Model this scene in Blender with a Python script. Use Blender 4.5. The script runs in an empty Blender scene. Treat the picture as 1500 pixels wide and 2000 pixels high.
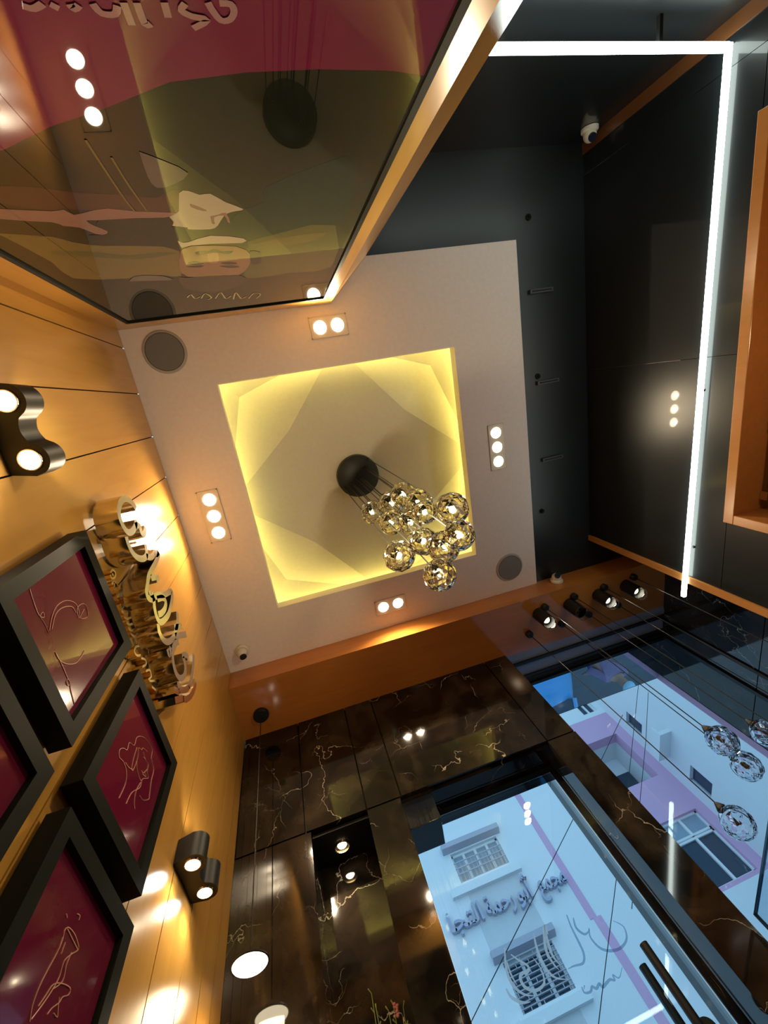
import bpy, bmesh, math, random
from mathutils import Vector, Matrix

# ------------------------------------------------------------------ camera, world, exposure
SC = bpy.context.scene
COL = SC.collection
FLOOR = -1.1          # everything is laid out from the eye of the camera; the whole scene is lifted by 1.1 m at the end
cam_d = bpy.data.cameras.new('camera')
cam_d.sensor_fit = 'VERTICAL'; cam_d.sensor_height = 36.0; cam_d.sensor_width = 27.0
cam_d.lens = 800.836/2000*36.0
cam_d.clip_start = 0.02; cam_d.clip_end = 200
cam = bpy.data.objects.new('camera', cam_d); COL.objects.link(cam)
rgt = Vector((0.954741, 0.162409, -0.249184))
dwn = Vector((-0.22499, 0.942302, -0.247885))
fwd = Vector((0.194548, 0.29273, 0.936195))
cam.matrix_world = Matrix(((rgt.x, -dwn.x, -fwd.x, 0), (rgt.y, -dwn.y, -fwd.y, 0), (rgt.z, -dwn.z, -fwd.z, 0), (0, 0, 0, 1)))
SC.camera = cam

world = bpy.data.worlds.new('sky'); SC.world = world; world.use_nodes = True
wb = world.node_tree.nodes['Background']
wb.inputs[0].default_value = (0.46, 0.76, 1.0, 1)
wb.inputs[1].default_value = 1.02

SC.view_settings.view_transform = 'Standard'; SC.view_settings.look = 'None'
SC.view_settings.gamma = 1.0; SC.view_settings.use_curve_mapping = False
SC.view_settings.exposure = 0.4
SC.cycles.caustics_reflective = False; SC.cycles.caustics_refractive = False
SC.cycles.sample_clamp_indirect = 4.0
SC.cycles.max_bounces = 14; SC.cycles.transmission_bounces = 12; SC.cycles.transparent_max_bounces = 16; SC.cycles.glossy_bounces = 6

E_DOWN = 13.0      # watts of each downlight bulb
E_SCONCE = 3.5
E_LED = 11.0
E_COVE = 19.0
E_SPOT = 6.0
WARM = (1.0, 0.78, 0.50)
T = {"letters":[[[0.299,1.743],[0.275,1.73],[0.249,1.696],[0.241,1.655],[0.248,1.619],[0.267,1.588],[0.29,1.575],[0.32,1.576],[0.349,1.593],[0.36,1.627],[0.356,1.668],[0.345,1.694],[0.332,1.699]],[[0.352,1.678],[0.358,1.708],[0.37,1.719],[0.388,1.714],[0.402,1.726],[0.397,1.751],[0.386,1.77]],[[0.36,1.569],[0.392,1.564],[0.429,1.575],[0.458,1.605],[0.476,1.649],[0.475,1.685],[0.456,1.703],[0.439,1.71]],[[0.48,1.679],[0.496,1.714],[0.501,1.75],[0.496,1.774],[0.51,1.784],[0.512,1.818]],[[0.515,1.82],[0.527,1.781],[0.535,1.727],[0.539,1.673],[0.547,1.628],[0.565,1.595],[0.582,1.564],[0.604,1.563],[0.62,1.586],[0.628,1.616]],[[0.59,1.597],[0.605,1.595],[0.617,1.614]],[[0.626,1.611],[0.638,1.656],[0.665,1.714],[0.693,1.803],[0.715,1.79],[0.733,1.741],[0.743,1.687],[0.735,1.625],[0.719,1.583],[0.69,1.573],[0.655,1.584],[0.626,1.611]],[[0.645,1.634],[0.668,1.691],[0.694,1.705],[0.708,1.674],[0.704,1.627],[0.691,1.594]],[[0.715,1.562],[0.74,1.548],[0.778,1.554],[0.81,1.585],[0.83,1.637],[0.832,1.686],[0.818,1.75],[0.787,1.787]],[[0.813,1.701],[0.854,1.781]],[[0.839,1.677],[0.909,1.801]],[[0.876,1.691],[0.858,1.641],[0.863,1.602],[0.891,1.57],[0.933,1.558],[0.974,1.575],[0.998,1.619],[0.993,1.655],[0.967,1.677],[0.94,1.681],[0.963,1.72],[0.984,1.727]],[[1.017,1.803],[1.04,1.755],[1.057,1.692],[1.061,1.634]],[[0.97,1.548],[0.998,1.54],[1.038,1.583],[1.058,1.626]],[[1.099,1.722],[1.106,1.676],[1.094,1.615],[1.068,1.562],[1.049,1.543]],[[0.966,1.493],[1.002,1.524]],[[0.993,1.466],[1.04,1.535]],[[0.827,1.563],[0.851,1.56],[0.843,1.596]],[[0.571,1.711],[0.59,1.706],[0.603,1.701]],[[0.559,1.649],[0.576,1.696]]],"small":[[[0.452,1.492],[0.452,1.513],[0.468,1.523],[0.478,1.505],[0.471,1.484],[0.458,1.484]],[[0.46,1.5],[0.47,1.502]],[[0.487,1.469],[0.488,1.49],[0.501,1.505],[0.514,1.498],[0.506,1.472]],[[0.488,1.49],[0.507,1.477]],[[0.532,1.526],[0.53,1.488],[0.535,1.461],[0.552,1.472]],[[0.55,1.486],[0.556,1.503],[0.575,1.508],[0.584,1.488],[0.581,1.469],[0.565,1.471]],[[0.588,1.462],[0.606,1.477],[0.615,1.502]],[[0.613,1.464],[0.628,1.479],[0.64,1.511]],[[0.635,1.465],[0.652,1.479],[0.662,1.504]],[[0.654,1.462],[0.674,1.475],[0.691,1.519]],[[0.679,1.463],[0.7,1.48],[0.707,1.513]],[[0.75,1.494],[0.734,1.464],[0.738,1.442],[0.76,1.448],[0.775,1.473]],[[0.786,1.468],[0.809,1.493],[0.823,1.484],[0.812,1.454]],[[0.84,1.465],[0.855,1.493],[0.879,1.488],[0.872,1.458]],[[0.881,1.463],[0.909,1.5]],[[0.907,1.463],[0.944,1.483],[0.945,1.458],[0.979,1.492]],[[0.973,1.465],[1.002,1.506],[0.997,1.468]]],"art1":[[[0.319,1.073],[0.347,1.067],[0.384,1.063],[0.399,1.076],[0.387,1.081],[0.391,1.066],[0.413,1.069],[0.438,1.068]],[[0.435,1.073],[0.412,1.104],[0.4,1.14],[0.407,1.183],[0.432,1.215],[0.457,1.216],[0.475,1.206]],[[0.437,1.084],[0.415,1.119],[0.415,1.157],[0.432,1.194],[0.455,1.201]],[[0.473,1.202],[0.449,1.211],[0.448,1.241],[0.463,1.258],[0.491,1.245],[0.477,1.21],[0.466,1.243]],[[0.489,1.06],[0.511,1.061],[0.536,1.078],[0.557,1.11],[0.56,1.139],[0.555,1.166]],[[0.495,1.061],[0.533,1.062],[0.569,1.06],[0.583,1.063],[0.581,1.05],[0.57,1.05],[0.572,1.063],[0.596,1.052],[0.632,1.042]]],"art2":[[[0.953,1.042],[0.956,1.09],[0.938,1.116],[0.91,1.122],[0.881,1.114],[0.87,1.129],[0.884,1.148],[0.902,1.16],[0.898,1.184],[0.926,1.201],[0.923,1.231],[0.954,1.263],[0.993,1.279],[1.027,1.282],[1.039,1.257],[1.073,1.245],[1.08,1.209],[1.096,1.171],[1.099,1.158],[1.071,1.132],[1.045,1.126]],[[0.943,1.21],[0.948,1.17],[0.958,1.143],[0.968,1.149],[0.966,1.194],[0.953,1.217],[0.97,1.226],[0.975,1.239],[1.003,1.251]],[[0.918,1.129],[0.944,1.134],[0.963,1.145]],[[0.965,1.186],[0.985,1.165],[1.022,1.159],[1.033,1.175],[1.058,1.2],[1.041,1.208],[1.033,1.229],[1.014,1.225],[0.994,1.228],[0.982,1.231]],[[1.009,1.183],[1.023,1.186],[1.035,1.211]],[[1.02,1.18],[1.044,1.191],[1.024,1.194]],[[0.993,1.22],[1.009,1.225]],[[1.029,1.162],[1.031,1.141],[1.006,1.108],[0.997,1.086],[0.994,1.058]],[[1.026,1.156],[1.019,1.119],[1.029,1.092],[1.043,1.081]]],"art3":[[[0.95,0.605],[0.94,0.621],[0.938,0.646],[0.943,0.674],[0.95,0.702],[0.951,0.723],[0.946,0.735],[0.953,0.745],[0.977,0.749],[0.998,0.747],[1.015,0.74],[0.998,0.723],[0.983,0.705],[0.986,0.681],[0.977,0.654],[0.964,0.629],[0.952,0.609]],[[0.948,0.726],[0.951,0.708]],[[0.963,0.725],[0.964,0.707]],[[0.952,0.742],[0.999,0.739],[1.015,0.738]],[[0.996,0.725],[0.994,0.704],[1.001,0.683],[0.982,0.663]],[[0.957,0.628],[0.966,0.646],[0.977,0.667],[1.004,0.68],[1.033,0.687],[1.037,0.679],[1.02,0.668],[1.015,0.658],[0.999,0.643],[0.992,0.632]],[[1.009,0.663],[1.016,0.653],[1.025,0.642],[1.01,0.641]],[[0.93,0.756],[0.938,0.753]],[[0.965,0.776],[0.977,0.779],[0.979,0.772]]],"calli":[[[0.405,1.025],[0.383,0.983],[0.373,0.94],[0.382,0.906],[0.405,0.88],[0.44,0.864]],[[0.347,0.917],[0.353,0.89],[0.383,0.865],[0.415,0.856]],[[0.417,0.998],[0.435,0.975],[0.461,0.947],[0.455,0.932],[0.43,0.934],[0.414,0.924],[0.417,0.898],[0.443,0.878],[0.471,0.876],[0.494,0.885],[0.504,0.909],[0.503,0.937],[0.493,0.963]],[[0.543,1.028],[0.529,0.991],[0.522,0.95],[0.525,0.911],[0.544,0.881],[0.584,0.863]],[[0.597,1.033],[0.58,0.984],[0.572,0.942],[0.582,0.905]],[[0.595,1.004],[0.599,1.035],[0.56,0.971],[0.558,0.928],[0.569,0.896]],[[0.516,0.893],[0.512,0.881]],[[0.518,0.877],[0.514,0.865]],[[0.39,0.985],[0.386,0.945],[0.392,0.911]]],"calli2":[[[0.709,1.034],[0.7,0.994],[0.696,0.943],[0.69,0.906],[0.669,0.884],[0.631,0.888],[0.604,0.888]],[[0.728,1.016],[0.717,0.983],[0.735,0.955],[0.764,0.96]],[[0.765,0.966],[0.75,0.939],[0.761,0.901],[0.792,0.88],[0.837,0.874],[0.88,0.889],[0.898,0.924],[0.873,0.954]],[[0.618,0.83],[0.618,0.813],[0.641,0.809],[0.655,0.818],[0.667,0.809],[0.686,0.816],[0.691,0.805],[0.715,0.81],[0.732,0.813],[0.746,0.806],[0.751,0.82],[0.766,0.806],[0.799,0.826]],[[0.631,0.83],[0.621,0.821]]],"pictext":[[[0.031,0.654],[0.035,0.665],[0.043,0.678],[0.054,0.677],[0.06,0.666],[0.057,0.656],[0.044,0.655]],[[0.005,0.656],[-0.001,0.665],[0.01,0.673],[0.027,0.678],[0.008,0.69]],[[-0.018,0.655],[-0.018,0.675]],[[-0.062,0.656],[-0.062,0.686]],[[-0.048,0.656],[-0.047,0.684],[-0.04,0.684]],[[-0.095,0.658],[-0.09,0.67],[-0.076,0.671],[-0.07,0.66]],[[-0.119,0.659],[-0.117,0.665],[-0.11,0.66]],[[-0.133,0.659],[-0.138,0.665]],[[-0.146,0.659],[-0.158,0.665],[-0.167,0.662]]],"picpoly":[[[-0.167,0.582],[-0.411,0.983],[-0.332,0.926],[-0.28,0.896],[-0.236,0.871],[-0.147,0.834],[-0.04,0.782],[0.069,0.766],[0.174,0.762],[0.288,0.767],[0.361,0.779],[0.373,0.554]]],"picshape":[[[-0.318,1.057],[-0.278,1.078],[-0.199,1.097],[-0.147,1.121],[-0.129,1.108],[-0.091,1.089],[-0.111,1.2],[-0.203,1.172],[-0.291,1.153],[-0.334,1.137],[-0.357,1.141],[-0.431,1.092],[-0.398,1.032]],[[0.034,1.207],[0.083,1.176],[0.089,1.107],[0.221,1.017],[0.279,1.03],[0.296,1.361],[0.04,1.411],[-0.015,1.295]],[[-0.508,1.229],[-0.417,1.273],[-0.391,1.314],[-0.338,1.354],[-0.243,1.382],[-0.166,1.443],[-0.209,1.68],[-0.259,1.641],[-0.371,1.639],[-0.501,1.588],[-0.492,1.436],[-0.508,1.229]],[[0.029,1.422],[0.13,1.377],[0.285,1.359],[0.327,1.765],[0.171,1.778],[0.032,1.796],[-0.004,1.736],[0.033,1.533]],[[-0.455,1.355],[-0.38,1.383],[-0.299,1.442],[-0.228,1.433],[-0.173,1.456],[-0.239,1.476],[-0.308,1.471],[-0.395,1.421],[-0.468,1.385]],[[0.049,1.442],[0.158,1.411],[0.269,1.409],[0.218,1.471],[0.103,1.487]],[[-0.445,1.117],[-0.359,1.145],[-0.335,1.141],[-0.326,1.169],[-0.292,1.158],[-0.253,1.151],[-0.204,1.174],[-0.115,1.2],[-0.118,1.214],[-0.206,1.22],[-0.295,1.204],[-0.315,1.202],[-0.309,1.232],[-0.294,1.268],[-0.305,1.286],[-0.323,1.278],[-0.342,1.235],[-0.37,1.219],[-0.382,1.196],[-0.469,1.16]],[[-0.139,1.215],[-0.113,1.19],[-0.095,1.105],[-0.075,1.098],[-0.055,1.119],[-0.032,1.118],[-0.005,1.162],[0.034,1.207],[0.015,1.214],[-0.013,1.229],[-0.038,1.29],[-0.059,1.309],[-0.112,1.297],[-0.112,1.285],[-0.146,1.267]],[[-0.048,1.23],[-0.03,1.226],[-0.009,1.219],[-0.005,1.279],[-0.011,1.273],[-0.015,1.234],[-0.04,1.239],[-0.043,1.277],[-0.05,1.274]],[[-0.082,1.156],[-0.068,1.172],[-0.051,1.197],[-0.06,1.2],[-0.083,1.175]],[[-0.291,1.205],[-0.14,1.22],[-0.147,1.272],[-0.119,1.284],[-0.15,1.39],[-0.244,1.352],[-0.321,1.32],[-0.34,1.28],[-0.306,1.288],[-0.294,1.268],[-0.306,1.233]],[[-0.153,1.362],[-0.147,1.377],[-0.128,1.382],[-0.065,1.351],[0.02,1.392],[0.015,1.426],[-0.074,1.41],[-0.134,1.411],[-0.153,1.42]],[[-0.161,1.445],[-0.125,1.414],[-0.005,1.45],[0.033,1.533],[0.021,1.64],[-0.017,1.731],[-0.095,1.735],[-0.187,1.689],[-0.195,1.585]],[[-0.092,1.48],[-0.063,1.488],[-0.071,1.571],[-0.087,1.581],[-0.101,1.562]],[[-0.126,1.467],[-0.112,1.456],[-0.087,1.466],[-0.069,1.452],[-0.051,1.476],[-0.016,1.483],[-0.033,1.509],[-0.053,1.495],[-0.073,1.482],[-0.095,1.485],[-0.122,1.487]],[[-0.16,1.546],[-0.132,1.543],[-0.117,1.571],[-0.148,1.573]],[[-0.067,1.584],[-0.04,1.578],[-0.013,1.605],[-0.043,1.608]],[[-0.173,1.585],[-0.139,1.584],[-0.119,1.596],[-0.142,1.605]],[[-0.074,1.611],[-0.032,1.618],[-0.009,1.645],[-0.047,1.642]],[[0.032,1.5],[0.063,1.517],[0.065,1.615],[0.037,1.635],[0.029,1.585]],[[-0.214,1.674],[-0.189,1.699],[-0.017,1.736],[-0.008,1.842],[-0.12,1.929],[-0.226,1.826]],[[-0.37,1.671],[-0.346,1.632],[-0.311,1.625],[-0.261,1.652],[-0.238,1.702],[-0.273,1.699],[-0.338,1.679]],[[-0.129,0.946],[-0.097,0.978],[-0.061,1.027],[-0.097,1.065],[-0.132,1.076],[-0.138,1.032]]],"picsig":[[[-0.241,1.957],[-0.22,1.918],[-0.216,1.987],[-0.192,1.965]],[[-0.194,1.998],[-0.167,1.928],[-0.153,2.001],[-0.172,2.027]],[[-0.14,2.025],[-0.109,1.939],[-0.1,2.045],[-0.076,2.013]],[[-0.071,2.078],[-0.051,1.966],[-0.038,2.077],[-0.015,2.052]],[[-0.006,2.093],[0.02,2.016],[0.047,2.046],[0.027,2.11]]],"picstitch":[[[-0.2,0.906],[-0.203,0.99],[-0.206,1.108],[-0.204,1.176]],[[-0.179,0.959],[-0.181,1.058],[-0.179,1.173]]],"fr":[[[0.271,1.417],[0.677,1.358],[0.674,0.924],[0.26,0.979]],[[0.771,1.363],[1.188,1.361],[1.182,0.94],[0.759,0.93]],[[0.783,0.871],[1.201,0.876]],[[0.691,0.864]]],"frin":[[[0.308,1.349],[0.635,1.314],[0.641,0.989],[0.308,1.014]],[[0.814,1.316],[1.139,1.323],[1.133,0.993],[0.82,0.996]],[[0.831,0.819],[1.154,0.829]]]}
# ------------------------------------------------------------------ mesh helpers
class MB:
    def __init__(s): s.v = []; s.f = []; s.m = []
    def add(s, vs, fs, mi=0):
        n = len(s.v); s.v += [tuple(p) for p in vs]
        for f in fs: s.f.append(tuple(i+n for i in f)); s.m.append(mi)
        return s
    def box(s, x0, x1, y0, y1, z0, z1, mi=0):
        vs = [(x, y, z) for z in (z0, z1) for y in (y0, y1) for x in (x0, x1)]
        return s.add(vs, [(0,2,3,1), (4,5,7,6), (0,1,5,4), (2,6,7,3), (0,4,6,2), (1,3,7,5)], mi)
    def hexa(s, a, b, mi=0):            # two matching quads
        return s.add(list(a)+list(b), [(3,2,1,0), (4,5,6,7), (0,1,5,4), (1,2,6,5), (2,3,7,6), (3,0,4,7)], mi)
    def prism(s, poly, ax, a, b, mi=0):  # extrude a 2D outline along an axis
        def mk(p, t):
            if ax == 'z': return (p[0], p[1], t)
            if ax == 'y': return (p[0], t, p[1])
            return (t, p[0], p[1])
        n = len(poly)
        vs = [mk(p, a) for p in poly]+[mk(p, b) for p in poly]
        fs = [tuple(range(n-1, -1, -1)), tuple(range(n, 2*n))]+[(i, (i+1) % n, n+(i+1) % n, n+i) for i in range(n)]
        return s.add(vs, fs, mi)
    def tube(s, pts, r, n=8, mi=0, cap=True):
        pts = [Vector(p) for p in pts]; rings = []
        rs = r if isinstance(r, (list, tuple)) else [r]*len(pts)
        ref = None
        for i, p in enumerate(pts):
            d = (pts[min(i+1, len(pts)-1)]-pts[max(i-1, 0)])
            d = d.normalized() if d.length > 1e-9 else Vector((0, 0, 1))
            if ref is None:
                ref = d.orthogonal().normalized()
            ref = (ref-d*ref.dot(d))
            ref = ref.normalized() if ref.length > 1e-6 else d.orthogonal().normalized()
            b = d.cross(ref)
            rings.append([p+rs[i]*(math.cos(t)*ref+math.sin(t)*b) for t in [2*math.pi*k/n for k in range(n)]])
        vs = [q for g in rings for q in g]; fs = []
        for i in range(len(rings)-1):
            for k in range(n):
                fs.append((i*n+k, i*n+(k+1) % n, (i+1)*n+(k+1) % n, (i+1)*n+k))
        if cap:
            fs.append(tuple(range(n-1, -1, -1))); fs.append(tuple((len(rings)-1)*n+k for k in range(n)))
        return s.add(vs, fs, mi)
    def lathe(s, prof, c=(0, 0, 0), n=24, mi=0, axis='z'):
        vs = []; fs = []
        for (r, h) in prof:
            for k in range(n):
                t = 2*math.pi*k/n; a, b = r*math.cos(t), r*math.sin(t)
                vs.append((c[0]+a, c[1]+b, c[2]+h) if axis == 'z' else ((c[0]+h, c[1]+a, c[2]+b) if axis == 'x' else (c[0]+a, c[1]+h, c[2]+b)))
        for i in range(len(prof)-1):
            for k in range(n):
                fs.append((i*n+k, i*n+(k+1) % n, (i+1)*n+(k+1) % n, (i+1)*n+k))
        if prof[0][0] > 1e-6 and prof[-1][0] > 1e-6:      # open at both ends: a ring, closed on itself
            m0 = (len(prof)-1)*n
            for k in range(n): fs.append((m0+k, m0+(k+1) % n, (k+1) % n, k))
        elif prof[0][0] > 1e-6: fs.append(tuple(range(n-1, -1, -1)))
        elif prof[-1][0] > 1e-6: fs.append(tuple((len(prof)-1)*n+k for k in range(n)))
        return s.add(vs, fs, mi)
    def ribbon(s, pts, w, place, d0, d1, mi=0):   # a flat stroke of width w, from depth d0 to d1
        n = len(pts); ws = w if isinstance(w, (list, tuple)) else [w]*n; flat = d0 == d1
        vs = []; fs = []
        for i in range(n):
            a = pts[max(i-1, 0)]; b = pts[min(i+1, n-1)]
            tx, ty = b[0]-a[0], b[1]-a[1]; l = math.hypot(tx, ty) or 1
            nx, ny = -ty/l*ws[i]/2, tx/l*ws[i]/2; p = pts[i]
            if flat: vs += [place(p[0]+nx, p[1]+ny, d0), place(p[0]-nx, p[1]-ny, d0)]; continue
            vs += [place(p[0]+nx, p[1]+ny, d0), place(p[0]-nx, p[1]-ny, d0), place(p[0]-nx, p[1]-ny, d1), place(p[0]+nx, p[1]+ny, d1)]
        if flat: return s.add(vs, [(i*2, i*2+1, i*2+3, i*2+2) for i in range(n-1)], mi)      # film stuck on a pane
        for i in range(n-1):
            for k in range(4): fs.append((i*4+k, i*4+(k+1) % 4, (i+1)*4+(k+1) % 4, (i+1)*4+k))
        fs.append((3, 2, 1, 0)); fs.append(tuple((n-1)*4+k for k in range(4)))
        return s.add(vs, fs, mi)

def smooth_line(p, k=4):
    if len(p) < 3: return [tuple(q) for q in p]
    out = []
    for i in range(len(p)-1):
        p0 = p[max(i-1, 0)]; p1 = p[i]; p2 = p[i+1]; p3 = p[min(i+2, len(p)-1)]
        for j in range(k):
            t = j/k
            out.append(tuple(0.5*((2*b)+(c-a)*t+(2*a-5*b+4*c-d)*t*t+(-a+3*b-3*c+d)*t**3) for a, b, c, d in zip(p0, p1, p2, p3)))
    out.append(tuple(p[-1]))
    return out

def obj(name, mb, mat, parent=None, origin=None, smooth=None, bevel=0):
    o0 = Vector(origin) if origin else Vector((0, 0, 0))
    me = bpy.data.meshes.new(name)
    me.from_pydata([tuple(Vector(v)-o0) for v in mb.v], [], mb.f)
    for m in (mat if isinstance(mat, (list, tuple)) else [mat]): me.materials.append(m)
    me.polygons.foreach_set('material_index', mb.m)
    b = bmesh.new(); b.from_mesh(me); bmesh.ops.recalc_face_normals(b, faces=b.faces); b.to_mesh(me); b.free()
    if smooth is not None:
        me.shade_smooth(); me.set_sharp_from_angle(angle=math.radians(smooth))
    o = bpy.data.objects.new(name, me); COL.objects.link(o); o.location = o0
    if parent is not None: o.parent = parent
    if bevel:
        md = o.modifiers.new('bevel', 'BEVEL'); md.width = bevel; md.segments = 2; md.limit_method = 'ANGLE'
    return o
def thing(name, label, cat, loc=(0, 0, 0), group=None, kind=None):
    o = bpy.data.objects.new(name, None); COL.objects.link(o); o.location = loc; o.empty_display_size = .05
    return tag(o, label, cat, group, kind)
def tag(o, label=None, cat=None, group=None, kind=None):
    if label: o['label'] = label
    if cat: o['category'] = cat
    if group: o['group'] = group
    if kind: o['kind'] = kind
    return o
def struct(name, mb, mat, **k): return tag(obj(name, mb, mat, **k), kind='structure')
def lamp(kind, loc, energy, color, parent=None, radius=.03, angle=120, blend=.5, direction=(0, 0, -1)):
    d = bpy.data.lights.new('bulb_light', kind); d.energy = energy; d.color = color
    d.shadow_soft_size = radius
    if kind == 'SPOT': d.spot_size = math.radians(angle); d.spot_blend = blend
    o = bpy.data.objects.new('bulb_light', d); COL.objects.link(o); o.location = loc
    o.rotation_euler = Vector(direction).to_track_quat('-Z', 'Y').to_euler()
    if parent is not None: o.parent = parent
    return o

# ------------------------------------------------------------------ materials
def mat(name, color, rough=.5, metal=0, spec=.5, coat=0, emis=None, es=0, ior=1.5, trans=0, bump=0, bscale=40):
    m = bpy.data.materials.new(name); m.use_nodes = True; p = m.node_tree.nodes['Principled BSDF']
    p.inputs['Base Color'].default_value = (*color, 1); p.inputs['Roughness'].default_value = rough
    p.inputs['Metallic'].default_value = metal; p.inputs['Specular IOR Level'].default_value = spec
    p.inputs['IOR'].default_value = ior; p.inputs['Transmission Weight'].default_value = trans
    p.inputs['Coat Weight'].default_value = coat; p.inputs['Coat Roughness'].default_value = .03
    if emis: p.inputs['Emission Color'].default_value = (*emis, 1); p.inputs['Emission Strength'].default_value = es
    nt = m.node_tree
    tc = nt.nodes.new('ShaderNodeTexCoord'); no = nt.nodes.new('ShaderNodeTexNoise')
    no.inputs['Scale'].default_value = bscale; no.inputs['Detail'].default_value = 3
    nt.links.new(tc.outputs['Object'], no.inputs['Vector'])
    if not trans and not metal and not emis:      # a little unevenness in the tone
        mx = nt.nodes.new('ShaderNodeMix'); mx.data_type = 'RGBA'
        mx.inputs[6].default_value = (*[c*.92 for c in color], 1); mx.inputs[7].default_value = (*[min(1, c*1.06) for c in color], 1)
        nt.links.new(no.outputs['Fac'], mx.inputs[0]); nt.links.new(mx.outputs[2], p.inputs['Base Color'])
    if bump:
        bp = nt.nodes.new('ShaderNodeBump'); bp.inputs['Strength'].default_value = bump; bp.inputs['Distance'].default_value = .002
        nt.links.new(no.outputs['Fac'], bp.inputs['Height']); nt.links.new(bp.outputs[0], p.inputs['Normal'])
    return m
def wood(name, c1, c2, rough=.25, sc=(3, 3, .35), coat=.3):
    m = mat(name, c1, rough, coat=coat); nt = m.node_tree; p = nt.nodes['Principled BSDF']
    tc = nt.nodes.new('ShaderNodeTexCoord'); mp = nt.nodes.new('ShaderNodeMapping'); mp.inputs['Scale'].default_value = sc
    n = nt.nodes.new('ShaderNodeTexNoise'); n.inputs['Scale'].default_value = 6; n.inputs['Detail'].default_value = 8; n.inputs['Distortion'].default_value = 1.2
    mx = nt.nodes.new('ShaderNodeMix'); mx.data_type = 'RGBA'; mx.inputs[6].default_value = (*c1, 1); mx.inputs[7].default_value = (*c2, 1)
    nt.links.new(tc.outputs['Object'], mp.inputs[0]); nt.links.new(mp.outputs[0], n.inputs['Vector'])
    nt.links.new(n.outputs['Fac'], mx.inputs[0]); nt.links.new(mx.outputs[2], p.inputs['Base Color'])
    p.inputs['Coat Roughness'].default_value = .12
    return m
def marble(name):
    m = mat(name, (.012, .009, .007), .05, spec=.6); nt = m.node_tree; p = nt.nodes['Principled BSDF']; L = nt.links
    tc = nt.nodes.new('ShaderNodeTexCoord')
    warp = nt.nodes.new('ShaderNodeTexNoise'); warp.inputs['Scale'].default_value = 3.0; warp.inputs['Detail'].default_value = 6
    add = nt.nodes.new('ShaderNodeVectorMath'); add.operation = 'MULTIPLY_ADD'; add.inputs[1].default_value = (.55, .55, .55)
    L.new(tc.outputs['Object'], warp.inputs['Vector']); L.new(warp.outputs['Color'], add.inputs[0]); L.new(tc.outputs['Object'], add.inputs[2])
    def veins(scale, width, mask_scale, lo, hi):
        vo = nt.nodes.new('ShaderNodeTexVoronoi'); vo.feature = 'DISTANCE_TO_EDGE'; vo.inputs['Scale'].default_value = scale
        L.new(add.outputs[0], vo.inputs['Vector'])
        r = nt.nodes.new('ShaderNodeMapRange'); r.inputs['From Min'].default_value = 0; r.inputs['From Max'].default_value = width
        r.inputs['To Min'].default_value = 1; r.inputs['To Max'].default_value = 0; L.new(vo.outputs['Distance'], r.inputs['Value'])
        n = nt.nodes.new('ShaderNodeTexNoise'); n.inputs['Scale'].default_value = mask_scale; n.inputs['Detail'].default_value = 3
        L.new(tc.outputs['Object'], n.inputs['Vector'])
        q = nt.nodes.new('ShaderNodeMapRange'); q.inputs['From Min'].default_value = lo; q.inputs['From Max'].default_value = hi
        L.new(n.outputs['Fac'], q.inputs['Value'])
        mu = nt.nodes.new('ShaderNodeMath'); mu.operation = 'MULTIPLY'; L.new(r.outputs[0], mu.inputs[0]); L.new(q.outputs[0], mu.inputs[1])
        return mu
    a = veins(1.8, .0042, 2.8, .50, .60); b = veins(4.6, .006, 2.4, .55, .64)
    mxm = nt.nodes.new('ShaderNodeMath'); mxm.operation = 'MAXIMUM'; L.new(a.outputs[0], mxm.inputs[0]); L.new(b.outputs[0], mxm.inputs[1])
    n2 = nt.nodes.new('ShaderNodeTexNoise'); n2.inputs['Scale'].default_value = 5; n2.inputs['Detail'].default_value = 8; L.new(add.outputs[0], n2.inputs['Vector'])
    bs = nt.nodes.new('ShaderNodeMix'); bs.data_type = 'RGBA'; bs.inputs[6].default_value = (.006, .005, .0045, 1); bs.inputs[7].default_value = (.045, .033, .022, 1)
    rr = nt.nodes.new('ShaderNodeMapRange'); rr.inputs['From Min'].default_value = .42; rr.inputs['From Max'].default_value = .75
    L.new(n2.outputs['Fac'], rr.inputs['Value']); L.new(rr.outputs[0], bs.inputs[0])
    mx = nt.nodes.new('ShaderNodeMix'); mx.data_type = 'RGBA'; mx.inputs[7].default_value = (.62, .54, .42, 1)
    L.new(mxm.outputs[0], mx.inputs[0]); L.new(bs.outputs[2], mx.inputs[6]); L.new(mx.outputs[2], p.inputs['Base Color'])
    return m
def clear_glass(name, tint=(1, 1, 1), ior=1.45):
    m = bpy.data.materials.new(name); m.use_nodes = True; nt = m.node_tree; nt.nodes.clear()
    o = nt.nodes.new('ShaderNodeOutputMaterial'); t = nt.nodes.new('ShaderNodeBsdfTransparent'); g = nt.nodes.new('ShaderNodeBsdfGlossy')
    g.inputs['Roughness'].default_value = .01; t.inputs[0].default_value = (*tint, 1)
    fr = nt.nodes.new('ShaderNodeFresnel')
    ge = nt.nodes.new('ShaderNodeNewGeometry'); mr = nt.nodes.new('ShaderNodeMapRange')      # a thin pane reflects alike from both of its faces
    mr.inputs['To Min'].default_value = ior; mr.inputs['To Max'].default_value = 1/ior
    nt.links.new(ge.outputs['Backfacing'], mr.inputs['Value']); nt.links.new(mr.outputs[0], fr.inputs[0])
    mx = nt.nodes.new('ShaderNodeMixShader')
    nt.links.new(fr.outputs[0], mx.inputs[0]); nt.links.new(t.outputs[0], mx.inputs[1]); nt.links.new(g.outputs[0], mx.inputs[2]); nt.links.new(mx.outputs[0], o.inputs[0])
    return m
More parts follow.
